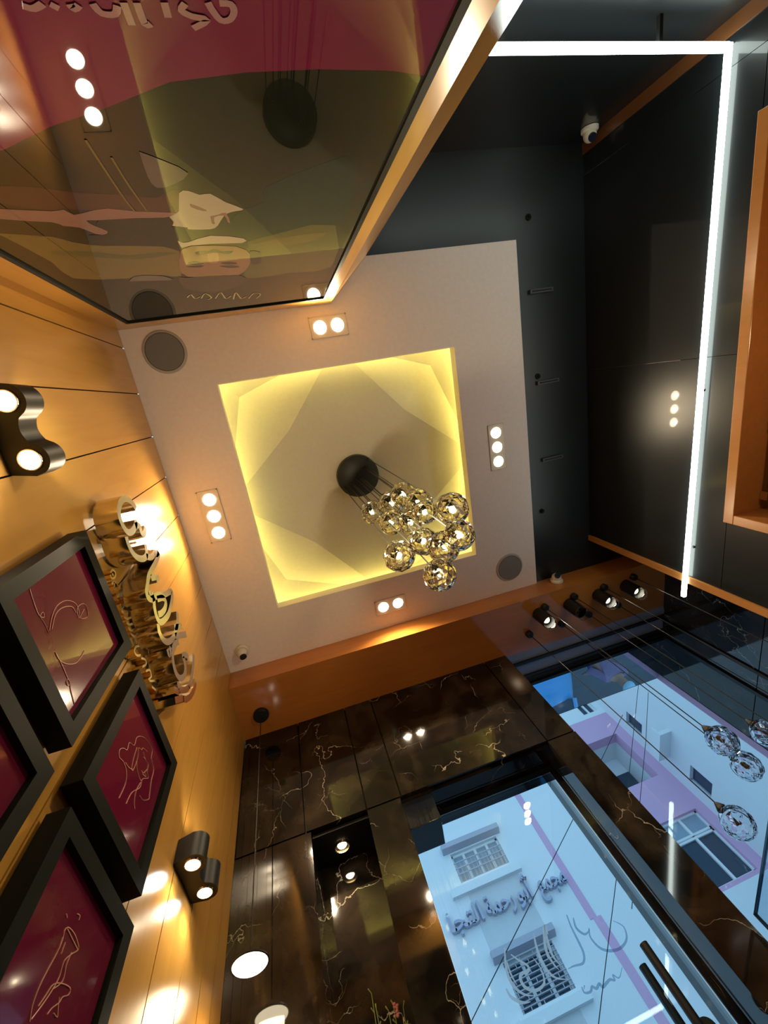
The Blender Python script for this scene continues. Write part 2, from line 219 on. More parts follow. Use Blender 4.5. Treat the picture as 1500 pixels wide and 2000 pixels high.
def glow(name, color, s):
    m = bpy.data.materials.new(name); m.use_nodes = True; nt = m.node_tree; nt.nodes.clear()
    o = nt.nodes.new('ShaderNodeOutputMaterial'); e = nt.nodes.new('ShaderNodeEmission'); e.inputs[0].default_value = (*color, 1); e.inputs[1].default_value = s
    nt.links.new(e.outputs[0], o.inputs[0]); return m

def film(name):
    m = bpy.data.materials.new(name); m.use_nodes = True; nt = m.node_tree; nt.nodes.clear()
    o = nt.nodes.new('ShaderNodeOutputMaterial'); t = nt.nodes.new('ShaderNodeBsdfTransparent'); g = nt.nodes.new('ShaderNodeBsdfTranslucent'); g.inputs[0].default_value = (.97, .97, .97, 1)
    mx = nt.nodes.new('ShaderNodeMixShader'); mx.inputs[0].default_value = .9
    df = nt.nodes.new('ShaderNodeBsdfDiffuse'); df.inputs[0].default_value = (.62, .78, .95, 1); m2 = nt.nodes.new('ShaderNodeMixShader'); m2.inputs[0].default_value = .15
    nt.links.new(g.outputs[0], m2.inputs[1]); nt.links.new(df.outputs[0], m2.inputs[2])
    nt.links.new(t.outputs[0], mx.inputs[1]); nt.links.new(m2.outputs[0], mx.inputs[2]); nt.links.new(mx.outputs[0], o.inputs[0]); return m
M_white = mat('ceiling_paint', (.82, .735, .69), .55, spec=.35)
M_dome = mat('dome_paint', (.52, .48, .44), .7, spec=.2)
M_dark = mat('dark_ceiling_paint', (.009, .011, .012), .35)
M_oak = wood('honey_veneer', (.58, .30, .062), (.44, .205, .038), .22)
M_red = wood('orange_veneer', (.52, .19, .035), (.40, .135, .025), .10, sc=(.35, 3, 3), coat=.8)
M_trim = wood('trim_wood', (.50, .22, .06), (.40, .165, .042), .25)
M_gap = mat('gap_black', (.01, .007, .005), .8)
M_gloss = mat('black_glass_panel', (.010, .012, .0135), .34, spec=.2, coat=1)
M_gloss.node_tree.nodes['Principled BSDF'].inputs['Coat IOR'].default_value = 1.27
M_marble = marble('black_marble')
M_black = mat('black_metal', (.008, .008, .008), .45, spec=.35)
M_satin = mat('black_satin_frame', (.010, .011, .008), .48, spec=.06)
M_bar = mat('grey_metal_bar', (.05, .056, .06), .4)
M_steel = mat('polished_steel', (.78, .74, .66), .12, metal=1)
M_gold = mat('gold', (.80, .60, .25), .22, metal=1)
M_bronze = mat('bronze_line', (.55, .28, .18), .5)
M_maroon = mat('maroon_canvas', (.13, .008, .030), .10, coat=.6)
M_grille = mat('speaker_grille', (.20, .20, .195), .8, bump=.6, bscale=900)
M_ring = mat('speaker_ring', (.42, .39, .34), .6)
M_ivory = mat('ivory_plastic', (.72, .66, .55), .35)
M_lens = mat('camera_lens', (.01, .014, .03), .05)
M_bulb = glow('bulb_glow', (1.0, .86, .62), 30)
M_cool = glow('sconce_lens_glow', (1.0, .95, .85), 22)
M_led = glow('led_strip', (.86, 1.0, .93), E_LED)
M_cove = glow('cove_strip', (1.0, .89, .20), E_COVE)
M_ctrans = mat('crystal', (1, .97, .84), 0.0, trans=1, ior=1.45, spec=.5)
M_ctrans2 = mat('clear_crystal', (.98, .98, 1), 0.0, trans=1, ior=1.45, spec=.5)
M_win = clear_glass('window_glass', (.86, .93, .97))
M_alu = mat('blue_grey_soffit', (.24, .27, .36), .3)
M_dframe = mat('door_frame_dark', (.012, .016, .026), .06, coat=1)
M_mirror = mat('mirror_soffit', (.62, .70, .78), .01, metal=1)
M_facade = mat('white_render', (.80, .82, .83), .9, bump=.3)
M_patch = mat('rough_render', (.64, .65, .66), .95, bump=.8, bscale=12)
M_pink = mat('pink_render', (.70, .42, .60), .9)
M_wframe = mat('grey_window_frame', (.46, .45, .52), .6)
M_wpane = mat('dark_window_pane', (.03, .06, .09), .06)
M_wpale = mat('pale_window_pane', (.30, .40, .48), .1)
M_letter = mat('grey_sign_letter', (.42, .44, .56), .6)
M_floor = mat('floor_tile', (.30, .26, .22), .2)
M_street = mat('asphalt', (.16, .17, .18), .9, bump=.4)
M_sticker = film('white_film')
M_film = clear_glass('frosted_film', (.70, .76, .82))

# ------------------------------------------------------------------ the room
XL, XR, XM = -.70, 2.17, 2.72
YB, YF, YM = -1.20, 1.68, 2.10
ZC, ZS, YT = 2.60, 2.43, 1.43

struct('floor', MB().box(XL-.2, XM+.2, YB-.2, 2.40, FLOOR-.1, FLOOR), M_floor)
c = MB()
ox0, ox1, oy0, oy1 = -.29, 1.175, -.155, 1.30
cx1, cy0 = 1.66, -.715
for x0, x1, y0, y1 in ((XL, ox0, cy0, YF), (ox1, cx1, cy0, YF), (ox0, ox1, cy0, oy0), (ox0, ox1, oy1, YF)):
    c.box(x0, x1, y0, y1, ZC, ZC+.075)
ceiling = struct('ceiling', c, M_white)
# faceted plaster dome over the opening
ex0, ex1, ey0, ey1 = ox0-.13, ox1+.13, oy0-.13, oy1+.13
mx_, my_ = (ex0+ex1)/2, (ey0+ey1)/2
d = MB(); zr, zm, zk, zq, zc = 2.735, 2.745, 2.845, 2.775, 2.83
corners = [(ex0, ey0), (ex1, ey0), (ex1, ey1), (ex0, ey1)]
mids = [(mx_, ey0), (ex1, my_), (mx_, ey1), (ex0, my_)]
cen = Vector((mx_, my_, zc))
for i in range(4):
    O = Vector((*corners[i], zr)); M1 = Vector((*mids[i], zm)); M0 = Vector((*mids[(i+3) % 4], zm))
    dirv = Vector((mx_-O.x, my_-O.y, 0)).normalized()
    K = Vector((O.x, O.y, 0))+dirv*.30; K.z = zk
    Q = Vector((O.x, O.y, 0))+dirv*.66; Q.z = zq
    for tri in ((O, M1, K), (O, K, M0), (K, M1, Q), (K, Q, M0), (Q, M1, cen), (Q, cen, M0)): d.add(tri, [(0, 1, 2)])
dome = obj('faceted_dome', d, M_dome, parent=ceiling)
w = MB()
for x0, x1, y0, y1 in ((ex0-.02, ex0, ey0, ey1), (ex1, ex1+.02, ey0, ey1), (ex0, ex1, ey0-.02, ey0), (ex0, ex1, ey1, ey1+.02)):
    w.box(x0, x1, y0, y1, ZC+.07, zm+.02)
obj('cove_upstand', w, M_white, parent=ceiling)
s = MB(); g_ = .035
zl = ZC+.085
for x0, x1, y0, y1 in ((ex0+g_, ex0+g_+.012, ey0+g_, ey1-g_), (ex1-g_-.012, ex1-g_, ey0+g_, ey1-g_), (ex0+g_, ex1-g_, ey0+g_, ey0+g_+.012), (ex0+g_, ex1-g_, ey1-g_-.012, ey1-g_)):
    s.box(x0, x1, y0, y1, ZC+.078, ZC+.088)
obj('cove_light_strip', s, M_cove, parent=ceiling)
struct('ceiling', MB().box(cx1, XM+.1, YB-.1, YF+.3, ZC+.02, ZC+.06).box(XL-.1, cx1, YB-.1, cy0, ZC+.02, ZC+.06), M_dark)

# left wall: upright boards with fine gaps
b = MB(); b.box(XL-.06, XL-.012, YB, YM+.3, FLOOR, ZC+.02, 1)
y = -1.345
edges = [YB]
while y < 1.45:
    if y > YB+.05: edges.append(y)
    y += .235
edges += [1.475, 1.68, 1.86, 1.985, YM]
for y0, y1 in zip(edges[:-1], edges[1:]):
    b.box(XL-.02, XL, y0+.0025, y1-.0025, FLOOR, ZC+.01)
struct('wall_left', b, [M_oak, M_gap])
# corner pier with chamfered corner
PY = -.495
struct('wall_pier', MB().prism([(XL, YB), (XL, PY), (.44, PY), (.675, -.70), (.675, YB)], 'z', FLOOR, ZC), M_oak)
struct('wall_back', MB().box(XL-.1, XR+.5, YB-.12, YB, FLOOR, ZC+.03), M_gloss)
# right wall: black glass panels with fine metal joints and wooden trims
b = MB(); xs = XR
HY0, HY1, HZ0, HZ1 = -.802, .987, .548, 1.587     # opening for the cabinet
for y0, y1, z0, z1 in ((YB, HY0, FLOOR, ZC+.03), (HY1, YT-.02, FLOOR, ZC+.03), (HY0, HY1, FLOOR, HZ0), (HY0, HY1, HZ1, ZC+.03)):
    b.box(xs+.01, xs+.3, y0, y1, z0, z1, 1)
b.box(xs+.3, xs+.32, YB, YT-.02, FLOOR, ZC+.03, 1)
for y0, y1, z0, z1 in ((YB, -1.03, HZ1, ZC+.02), (-1.03, .137, HZ1, ZC+.02), (.137, YT-.03, HZ1, ZC+.02), (YB, HY0, FLOOR, HZ1), (HY1, YT-.03, FLOOR, HZ1), (HY0, HY1, FLOOR, HZ0)):
    b.box(xs, xs+.012, y0+.0012, y1-.0012, z0+.0015, z1-.0015, 0)
for y_ in (-1.03, .137): b.box(xs-.001, xs+.012, y_-.0012, y_+.0012, 1.9, ZC+.02, 2)
struct('wall_right', b, [M_gloss, M_gap, M_steel])
struct('trim_1', MB().box(XR-.006, XR, YB, YB+.06, FLOOR, ZC+.02), wood('shaded_trim_wood', (.17, .065, .022), (.12, .045, .015), .3))  # trim wood in a darker colour, painting in the shade of the corner
struct('trim_2', MB().box(XR-.012, XM, YT-.03, YT+.014, FLOOR, ZC+.02), M_trim)

# timber bulkhead over the shop front
struct('trim_3', MB().box(XL, XM, YF, YM+.02, ZS, ZC+.06), M_red)
struct('trim_4', MB().box(XL, XL+.02, YF+.015, YM-.002, ZS-.5-.001, ZS), M_trim) if False else None

# front wall in black marble
JT = 1.66; g2 = .004
b = MB(); b.box(XL, 1.24, YM+.02, YM+.24, 1.67, ZS+.02, 1)
cols = [(XL, -.345), (-.345, -.018), (-.018, .172), (.172, 1.068), (1.068, 1.25)]
for k, (x0, x1) in enumerate(cols):
    b.box(x0+g2, x1-g2, YM, YM+.03, JT+g2, ZS, 0)
b.box(XL, -.345, YM, YM+.24, FLOOR, JT-g2, 0)
b.box(-.018, .165, YM, YM+.24, FLOOR, JT-g2, 0)
b.box(1.068, 1.25, YM, YM+.36, FLOOR, JT-g2, 0)
b.box(1.068, 1.25, YM+.02, YM+.36, JT, ZS+.02, 0)
b.box(-.345, -.018, YM+.26, YM+.30, FLOOR, JT, 0)      # niche back
b.box(-.345, -.318, YM+.002, YM+.26, FLOOR, JT-g2, 0)      # niche side slab
b.box(-.345, -.018, YM+.031, YM+.26, JT-.02, JT-.003, 1)
b.box(-.345, -.018, YM+.006, YM+.26, FLOOR, -.25, 0)
b.box(.172, 1.068, YM+.031, YM+.24, JT-.012, JT+.01, 0)   # lintel soffit over the door
struct('wall_front', b, [M_marble, M_black])
# marble wall to the right, running on outside past the window
b = MB(); b.box(XM+.012, XM+.2, YT, 2.88, FLOOR, ZC+.06, 1)
for z0, z1 in ((FLOOR, .76), (.76, 1.70), (1.70, ZC+.05)):
    b.box(XM, XM+.014, YT, 2.82, z0+.003, z1-.003, 0)
b.box(XM-.004, XM+.2, 2.82, 2.88, FLOOR, ZC+.06, 2)
struct('wall_right', b, [M_marble, M_gap, M_pink])

# shop window
win = tag(obj('window_1', MB().box(1.25, XM, YM+.02, 2.43, ZS+.001, ZS+.03), M_alu), kind='structure')
f = MB(); f.box(1.25, XM, 2.20, 2.225, ZS-.014, ZS+.002); f.box(1.25, XM, 2.335, 2.36, ZS-.012, ZS+.002)
f.tube([(1.25, 2.385, ZS-.002), (XM, 2.385, ZS-.002)], .018, 10); f.box(1.25, XM, 2.405, 2.43, ZS-.03, ZS+.002)
f.box(XM-.012, XM, 2.24, 2.265, FLOOR, ZS); f.box(XM-.016, XM, 2.40, 2.43, FLOOR, ZS)
f.box(1.25, XM, 2.38, 2.44, FLOOR, FLOOR+.08)
obj('window_frame', f, M_black, parent=win)
obj('window_glass', MB().box(1.25, XM, 2.412, 2.418, FLOOR+.08, ZS-.02), M_win, parent=win)

# entrance door
DY = 2.30
door = tag(obj('door_1', MB().box(.165, 1.068, DY-.02, DY+.05, JT-.045, JT-.012).box(.165, .18, DY-.02, DY+.05, FLOOR, JT-.04).box(1.048, 1.068, DY-.02, DY+.05, FLOOR, JT-.04), M_dframe), kind='structure')
obj('door_glass', MB().box(.185, 1.04, DY-.005, DY+.005, FLOOR+.02, JT-.05), M_win, parent=door)
obj('door_edge_strip', MB().box(1.040, 1.043, DY-.03, DY-.02, FLOOR, JT-.05).box(.185, 1.04, DY-.03, DY-.026, JT-.051, JT-.047), M_steel, parent=door)
obj('hinge_box', MB().box(.166, .335, DY-.17, DY+.02, JT-.16, JT-.013), M_dframe, parent=door, bevel=.004)
h = MB()
h.tube([(.90, DY-.075, .83), (.90, DY-.075, -.75)], .017, 16); h.tube([(.90, DY+.065, .83), (.90, DY+.065, -.75)], .017, 16)
for z_ in (.60, -.55): h.tube([(.90, DY-.075, z_), (.90, DY+.065, z_)], .014, 12)
hd = obj('pull_handle', h, M_black, parent=door, smooth=40)
obj('lock_rosette', MB().lathe([(0, -.012), (.032, -.012), (.036, 0), (.036, .012), (0, .012)], (.945, DY-.012, .60), 24, axis='y'), M_black, parent=door, smooth=40)
k = MB()
pl = lambda u, v, dd: (u, DY-.0065+dd, v)
for i_, st in enumerate(T['calli']):
    q = smooth_line(st, 5); n = len(q); wmax = .011 if i_ < 6 else .007
    k.ribbon(q, [max(.0015, wmax*math.sin(math.pi*(.12+.85*j/(n-1)))) for j in range(n)], pl, 0, 0)
obj('glass_lettering', k, M_sticker, parent=door)
k = MB()
for st in T['calli2']:
    q = smooth_line(st, 5); n = len(q)
    k.ribbon(q, [max(.002, .009*math.sin(math.pi*(.15+.8*j/(n-1)))) for j in range(n)], pl, 0, .0012)
obj('frosted_lettering', k, M_film, parent=door)

# ------------------------------------------------------------------ outside
struct('floor', MB().box(-12, 14, 2.50, 16, FLOOR-.2, FLOOR-.08), M_street)
tag(obj('entrance_canopy', MB().box(1.25, XM, 2.432, 2.86, ZS+.02, ZS+.032, 0).box(1.0, XM+.5, 2.432, 2.88, ZS+.033, ZS+.25, 1), [M_mirror, M_black], origin=(1.9, 2.6, ZS)), 'mirror bottomed canopy outside above the shop window', 'canopy')
BY = 10.0
def pane_window(parent, x0, x1, z0, z1, n, pane, y=BY, rec=.12, fr=.04):
    m = MB()
    m.box(x0, x0+fr, y+rec-.04, y+rec, z0, z1); m.box(x1-fr, x1, y+rec-.04, y+rec, z0, z1)
    m.box(x0, x1, y+rec-.04, y+rec, z0, z0+fr); m.box(x0, x1, y+rec-.04, y+rec, z1-fr, z1)
    for i in range(1, n):
        x = x0+(x1-x0)*i/n; m.box(x-fr*.7, x+fr*.7, y+rec-.045, y+rec, z0, z1)
    wf = obj('window', m, M_facade, parent=parent)
    obj('pane', MB().box(x0, x1, y+rec, y+rec+.01, z0, z1), pane, parent=wf)
    return wf
def wall_with_holes(m, x0, x1, z0, z1, holes, y, t=.3, mi=0):
    xs_ = sorted({x0, x1, *[v for h_ in holes for v in h_[:2]]}); zs_ = sorted({z0, z1, *[v for h_ in holes for v in h_[2:4]]})
    for a, b_ in zip(xs_[:-1], xs_[1:]):
        for c_, d_ in zip(zs_[:-1], zs_[1:]):
            if any(h_[0] <= a and b_ <= h_[1] and h_[2] <= c_ and d_ <= h_[3] for h_ in holes): continue
            m.box(a, b_, y, y+t, c_, d_, mi)
bw = thing('building', 'white rendered building across the street with dark lettering and a grilled window', 'building', (2, BY, FLOOR))
bw_i = Vector((2, BY, FLOOR))
def bo(name, mb, m_, par=None, **k):
    o = obj(name, mb, m_, **k); o.parent = par or bw
    if par is None: o.location = -bw_i
    return o
m = MB(); hA = (1.45, 2.56, 5.62, 6.22); hB = (1.62, 2.60, 3.62, 4.28)
wall_with_holes(m, -6, 5.1, FLOOR, 12, [hA, hB], BY)
m.box(5.0, 5.1, BY, BY+5, FLOOR, 12)
bo('facade', m, M_facade)
bo('pink_stripe', MB().box(3.44, 3.58, BY-.012, BY+.01, 4.3, 12).box(3.50, 3.66, BY-.012, BY+.01, 1, 4.3), M_pink)
bo('render_patch', MB().box(1.50, 2.62, BY-.008, BY+.01, 4.45, 5.52), M_patch)
bo('render_patch', MB().box(1.62, 2.5, BY-.008, BY+.01, 2.4, 3.45), M_patch)
for (x0, x1, z0, z1), pn, n_ in ((hA, M_wpale, 4), (hB, M_wpane, 3)):
    wf = pane_window(bw, x0, x1, z0, z1, n_, pn); wf.location = -bw_i
    bo('window_awning', MB().prism([(BY+.02, z1+.20), (BY-.16, z1+.16), (BY-.16, z1+.06), (BY+.02, z1+.02)], 'x', x0-.15, x1+.12), M_wframe)
    bo('window_sill', MB().box(x0-.28, x1+.16, BY-.10, BY+.05, z0-.20, z0-.06).box(x0-.1, x1+.1, BY-.05, BY+.1, z0-.07, z0), M_facade)
g = MB()
for i in range(13):
    x = hA[0]+.04+(hA[1]-hA[0]-.08)*i/12; g.box(x-.006, x+.006, BY-.015, BY-.005, hA[2], hA[2]+.40)
for z_ in (.02, .18, .29, .40): g.box(hA[0], hA[1], BY-.02, BY-.005, hA[2]+z_-.010, hA[2]+z_+.010)
bo('window_railing', g, M_wframe)
g = MB(); random.seed(4); nz = 10
for i in range(nz+1):
    z_ = hB[2]+(hB[3]-hB[2])*i/nz; g.box(hB[0], hB[1], BY-.02, BY, z_-.006, z_+.006)
for i in range(nz):
    z_ = hB[2]+(hB[3]-hB[2])*i/nz
    for j in range(4):
        x = hB[0]+(hB[1]-hB[0])*(j+(.25 if i % 2 else .72)+random.uniform(-.1, .1))/4
        g.box(x-.006, x+.006, BY-.02, BY, z_, z_+(hB[3]-hB[2])/nz)
bo('window_grille', g, M_wframe)
# Arabic lettering in joined letter forms, drawn right to left
words = ['\uFEE3\uFEA0\uFEE4\uFECA', '\uFE83\uFE91\uFEEE', '\uFEAD\uFEA3\uFEE4\uFE94', '\uFE8D\uFEDF\uFE98\uFEA0\uFE8E']
spans = [(2.83, 3.44), (2.36, 2.72), (1.70, 2.30), (.93, 1.62)]
for wd, (x0, x1) in zip(words, spans):
    cu = bpy.data.curves.new('sign_word', 'FONT'); cu.body = wd[::-1]; cu.size = 1; cu.offset = .018; cu.extrude = .09; cu.resolution_u = 4
    tmp = bpy.data.objects.new('tmp', cu); COL.objects.link(tmp); bpy.context.view_layer.update()
    me = bpy.data.meshes.new_from_object(tmp); bpy.data.objects.remove(tmp); bpy.data.curves.remove(cu)
    a = min(v.co.x for v in me.vertices); b_ = max(v.co.x for v in me.vertices)
    s_ = (x1-x0)/(b_-a)
    sy = .42
    for v in me.vertices: v.co = Vector((x0+(v.co.x-a)*s_, BY-.05+v.co.z*.5, 4.93+v.co.y*sy))
    me.materials.clear(); me.materials.append(M_letter)
    o = bpy.data.objects.new('sign_word', me); COL.objects.link(o); o.parent = bw; o.location = -bw_i

bp = thing('building', 'pink and white apartment block across the street behind the crystal pendants', 'building', (6.2, BY, FLOOR)); bp_i = Vector((6.2, BY, FLOOR))
def bq(name, mb, m_, **k):
    o = obj(name, mb, m_, **k); o.parent = bp; o.location = -bp_i; return o
PX0, PX1 = 5.12, 7.15
h1 = (5.75, 6.86, 6.07, 7.40); h2 = (5.93, 6.90, 3.92, 5.18); h3 = (6.55, 7.0, 8.25, 8.7)
m = MB(); wall_with_holes(m, PX0, PX1, 3.85, 8.10, [h1, h2], BY, mi=1); wall_with_holes(m, PX0, PX1, 8.10, 12, [h3], BY, mi=0)
m.box(PX0, PX1, BY, BY+.3, FLOOR, 3.85, 0)
bq('facade', m, [M_facade, M_pink])
m = MB(); m.box(h1[0]-.1, h1[1], BY+.9, BY+1.0, h1[2], h1[3]); m.box(h1[0]-.1, h1[0], BY+.3, BY+.9, h1[2], h1[3]); m.box(h1[1], h1[1]+.1, BY+.3, BY+.9, h1[2], h1[3]); m.box(h1[0], h1[1], BY+.3, BY+1, h1[3], h1[3]+.1); m.box(h1[0], h1[1], BY+.3, BY+1, h1[2]-.1, h1[2])
bq('loggia', m, M_facade)
bq('loggia_door', MB().box(6.35, 6.84, BY+.86, BY+.90, h1[2], 6.95), M_wpane)
wf = pane_window(bp, *h2[:2], 4.80, 5.18, 2, M_wpale); wf.location = -bp_i
wf = pane_window(bp, *h2[:2], 3.92, 4.78, 2, M_wpane); wf.location = -bp_i
wf = pane_window(bp, *h3, 2, M_wpane); wf.location = -bp_i
WX = 7.15
m = MB()
def side_wall(holes):
    ys_ = sorted({6.0, BY+.3, *[v for h_ in holes for v in h_[:2]]}); zs_ = sorted({FLOOR, 12, *[v for h_ in holes for v in h_[2:4]]})
    for a, b_ in zip(ys_[:-1], ys_[1:]):
        for c_, d_ in zip(zs_[:-1], zs_[1:]):
            if any(h_[0] <= a and b_ <= h_[1] and h_[2] <= c_ and d_ <= h_[3] for h_ in holes): continue
            m.box(WX, WX+.3, a, b_, c_, d_)
sh = [(9.32, 9.72, 6.86, 7.36), (9.25, 9.70, 5.05, 5.55)]
side_wall(sh); bq('side_wall', m, M_facade)
for a, b_, c_, d_ in sh:
    fr_ = MB().box(WX+.05, WX+.08, a, b_, c_, c_+.03).box(WX+.05, WX+.08, a, b_, d_-.03, d_).box(WX+.05, WX+.08, a, a+.03, c_, d_).box(WX+.05, WX+.08, b_-.03, b_, c_, d_)
    wf = bq('window', fr_, M_wframe); obj('pane', MB().box(WX+.08, WX+.09, a, b_, c_, d_), M_wpane, parent=wf)
bq('balcony', MB().box(WX-.32, WX, 8.75, 9.55, 6.05, 6.15).box(WX-.32, WX-.28, 8.75, 9.55, 6.15, 6.3), M_facade)

wires = [((3.75, 8, 4.93), (.95, 8, 3.26)), ((5.3, 8, 5.35), (2.53, 8, 2.91)), ((7.6, 8, 7.1), (4.8, 8, 4.6))]
for i, (a, b_) in enumerate(wires):
    a = Vector(a); b_ = Vector(b_); dd = (b_-a)
    e_ = min(.8, (7.0-a.x)/(a.x-b_.x)); a0 = a-dd*e_
    o = obj('street_cable', MB().tube([a0, (a0+b_)/2-Vector((0, 0, .03)), b_, b_+dd*.5], .006, 6), M_black, origin=a0)
    tag(o, ['thin black cable crossing in front of the grey wall lettering', 'thin black cable strung between the lettered building and the pink block', 'thin black cable crossing high in front of the white side wall'][i], 'cable', 'cables strung over the street')

# parked car (seen in the mirror of the canopy)
M_car = mat('blue_car_paint', (.10, .42, .80), .12, coat=1); M_tail = mat('tail_light_red', (.8, .02, .03), .2)
car = thing('car', 'light blue car parked outside, seen in the mirrored canopy above the window', 'car', (3.12, 6.85, FLOOR-.08))
G = FLOOR-.08
def sect(x0, x1, z0, z1, y, nb=0): return [(x0, y, z0), (x1, y, z0), (x1, y, z1), (x0, y, z1)]
def loft(secs):
    m = MB()
    for s0, s1 in zip(secs[:-1], secs[1:]): pass
    vs = [p for s_ in secs for p in s_]; fs = []
    n = len(secs[0])
    for i in range(len(secs)-1):
        for k in range(n): fs.append((i*n+k, i*n+(k+1) % n, (i+1)*n+(k+1) % n, (i+1)*n+k))
    fs.append(tuple(range(n-1, -1, -1))); fs.append(tuple((len(secs)-1)*n+k for k in range(n)))
    return m.add(vs, fs)
def car_sec(y, w, z0, z1, tw): # 8-point section
    return [(-w*.9, y, z0), (w*.9, y, z0), (w, y, z0+.2), (w, y, z1-.18), (tw, y, z1), (-tw, y, z1), (-w, y, z1-.18), (-w, y, z0+.2)]
secs = [car_sec(-2.0, .70, .30, .92, .60), car_sec(-1.9, .80, .24, 1.0, .70), car_sec(-1.2, .84, .22, 1.04, .74), car_sec(0, .85, .22, 1.0, .76), car_sec(1.2, .84, .22, .98, .74), car_sec(1.95, .78, .26, .86, .64), car_sec(2.05, .66, .34, .72, .5)]
o = loft(secs); bd = obj('body', o, M_car, smooth=50); bd.parent = car; md = bd.modifiers.new('sub', 'SUBSURF'); md.levels = 1; md.render_levels = 2
cab = [[(-w, y, .97), (w, y, .97), (w*.82, y2, z), (-w*.82, y2, z)] for (w, y, y2, z) in ()]
cb = MB(); P0 = [(-.72, -1.15, 1.0), (.72, -1.15, 1.0), (.74, 1.1, .97), (-.74, 1.1, .97)]; P1 = [(-.55, -.55, 1.42), (.55, -.55, 1.42), (.57, .35, 1.43), (-.57, .35, 1.43)]
cb.hexa(P0, P1); gl = obj('window_glass', cb, M_wpane); gl.parent = car
rf = MB(); rf.hexa([(x*1.02, y*1.03, 1.405) for x, y, z in P1], [(x*.98, y*.98, 1.45) for x, y, z in P1]); r_ = obj('roof', rf, M_car, bevel=.01); r_.parent = car
for a, b_ in zip(P0, P1):
    q_ = obj('roof_pillar', MB().tube([Vector(a), Vector(b_)], .04, 6), M_car); q_.parent = car
for a, b_ in ((-.78, -.58), (.58, .80)):
    q_ = obj('tail_light', MB().box(a, b_, -2.0, -1.80, .78, .99), M_tail, bevel=.02); q_.parent = car
for x_ in (-.78, .78):
    for y_ in (-1.25, 1.3):
        wl = obj('wheel', MB().lathe([(.12, -.10), (.30, -.10), (.33, -.06), (.33, .06), (.30, .10), (.12, .10)], (x_, y_, .33), 24, axis='x'), M_black, smooth=40); wl.parent = car
        hb = obj('hubcap', MB().lathe([(0, -.105), (.2, -.09), (.2, .09), (0, .105)], (x_, y_, .33), 16, axis='x'), M_steel); hb.parent = wl

# person beside the car
def skin_body(name, verts, radii, edges_, m_, root=0, parent=None):
    me = bpy.data.meshes.new(name); me.from_pydata(verts, edges_, []); me.materials.append(m_)
    o = bpy.data.objects.new(name, me); COL.objects.link(o)
    md = o.modifiers.new('skin', 'SKIN'); sd = me.skin_vertices[0].data if me.skin_vertices else None
    if sd is None:
        b2 = bmesh.new(); b2.from_mesh(me); b2.verts.layers.skin.verify(); b2.to_mesh(me); b2.free(); sd = me.skin_vertices[0].data
    for i, r in enumerate(radii): sd[i].radius = (r, r) if not isinstance(r, tuple) else r
    sd[root].use_root = True
    s2 = o.modifiers.new('sub', 'SUBSURF'); s2.levels = 1; s2.render_levels = 2
    if parent is not None: o.parent = parent
    return o
M_shirt = mat('mauve_shirt', (.30, .22, .34), .9, bump=.5, bscale=20); M_jean = mat('blue_jeans', (.06, .14, .42), .9); M_skin = mat('skin', (.45, .26, .18), .6); M_cap = mat('pale_blue_cap', (.40, .66, .80), .7)
pe = thing('person', 'person in mauve shirt, blue jeans and pale cap standing by the blue car', 'person', (4.34, 5.12, G))
V = [(0, 0, .95), (0, 0, 1.15), (0, 0, 1.36), (0, 0, 1.46), (0, .02, 1.54), (0, .02, 1.64),
     (-.17, 0, 1.38), (-.22, .03, 1.12), (-.20, .20, .96), (.17, 0, 1.38), (.23, .02, 1.12), (.25, .14, .92),
     (-.09, 0, .88), (-.10, .02, .50), (-.11, -.02, .08), (.09, 0, .88), (.11, .04, .50), (.13, -.02, .08), (-.11, .14, .04), (.13, .14, .04)]
Rd = [(.14, .10), (.13, .10), (.15, .10), .055, .08, .075, .06, .045, .03, .06, .045, .03, .09, .06, .04, .09, .06, .04, .03, .03]
Ed = [(0, 1), (1, 2), (2, 3), (3, 4), (4, 5), (2, 6), (6, 7), (7, 8), (2, 9), (9, 10), (10, 11), (0, 12), (12, 13), (13, 14), (0, 15), (15, 16), (16, 17), (14, 18), (17, 19)]
skin_body('body', V, Rd, Ed, M_skin, 0, pe)
skin_body('shirt', [V[0], V[1], V[2], (0, 0, 1.42), V[6], V[7], V[9], V[10], (-.21, .14, 1.0)], [(.165, .12), (.155, .12), (.175, .125), .07, .078, .06, .078, .06, .045], [(0, 1), (1, 2), (2, 3), (2, 4), (4, 5), (2, 6), (6, 7), (5, 8)], M_shirt, 0, pe)
skin_body('jeans', [(0, 0, .93), V[12], V[13], (-.11, 0, .14), V[15], V[16], (.13, 0, .14)], [(.15, .12), .105, .075, .06, .105, .075, .06], [(0, 1), (1, 2), (2, 3), (0, 4), (4, 5), (5, 6)], M_jean, 0, pe)
cp = MB().lathe([(.10, 0), (.102, .03), (.085, .075), (.045, .10), (0, .108)], (0, .02, 1.64), 20); cp.box(-.06, .06, .10, .19, 1.645, 1.655)
q_ = obj('cap', cp, M_cap, smooth=50); q_.parent = pe
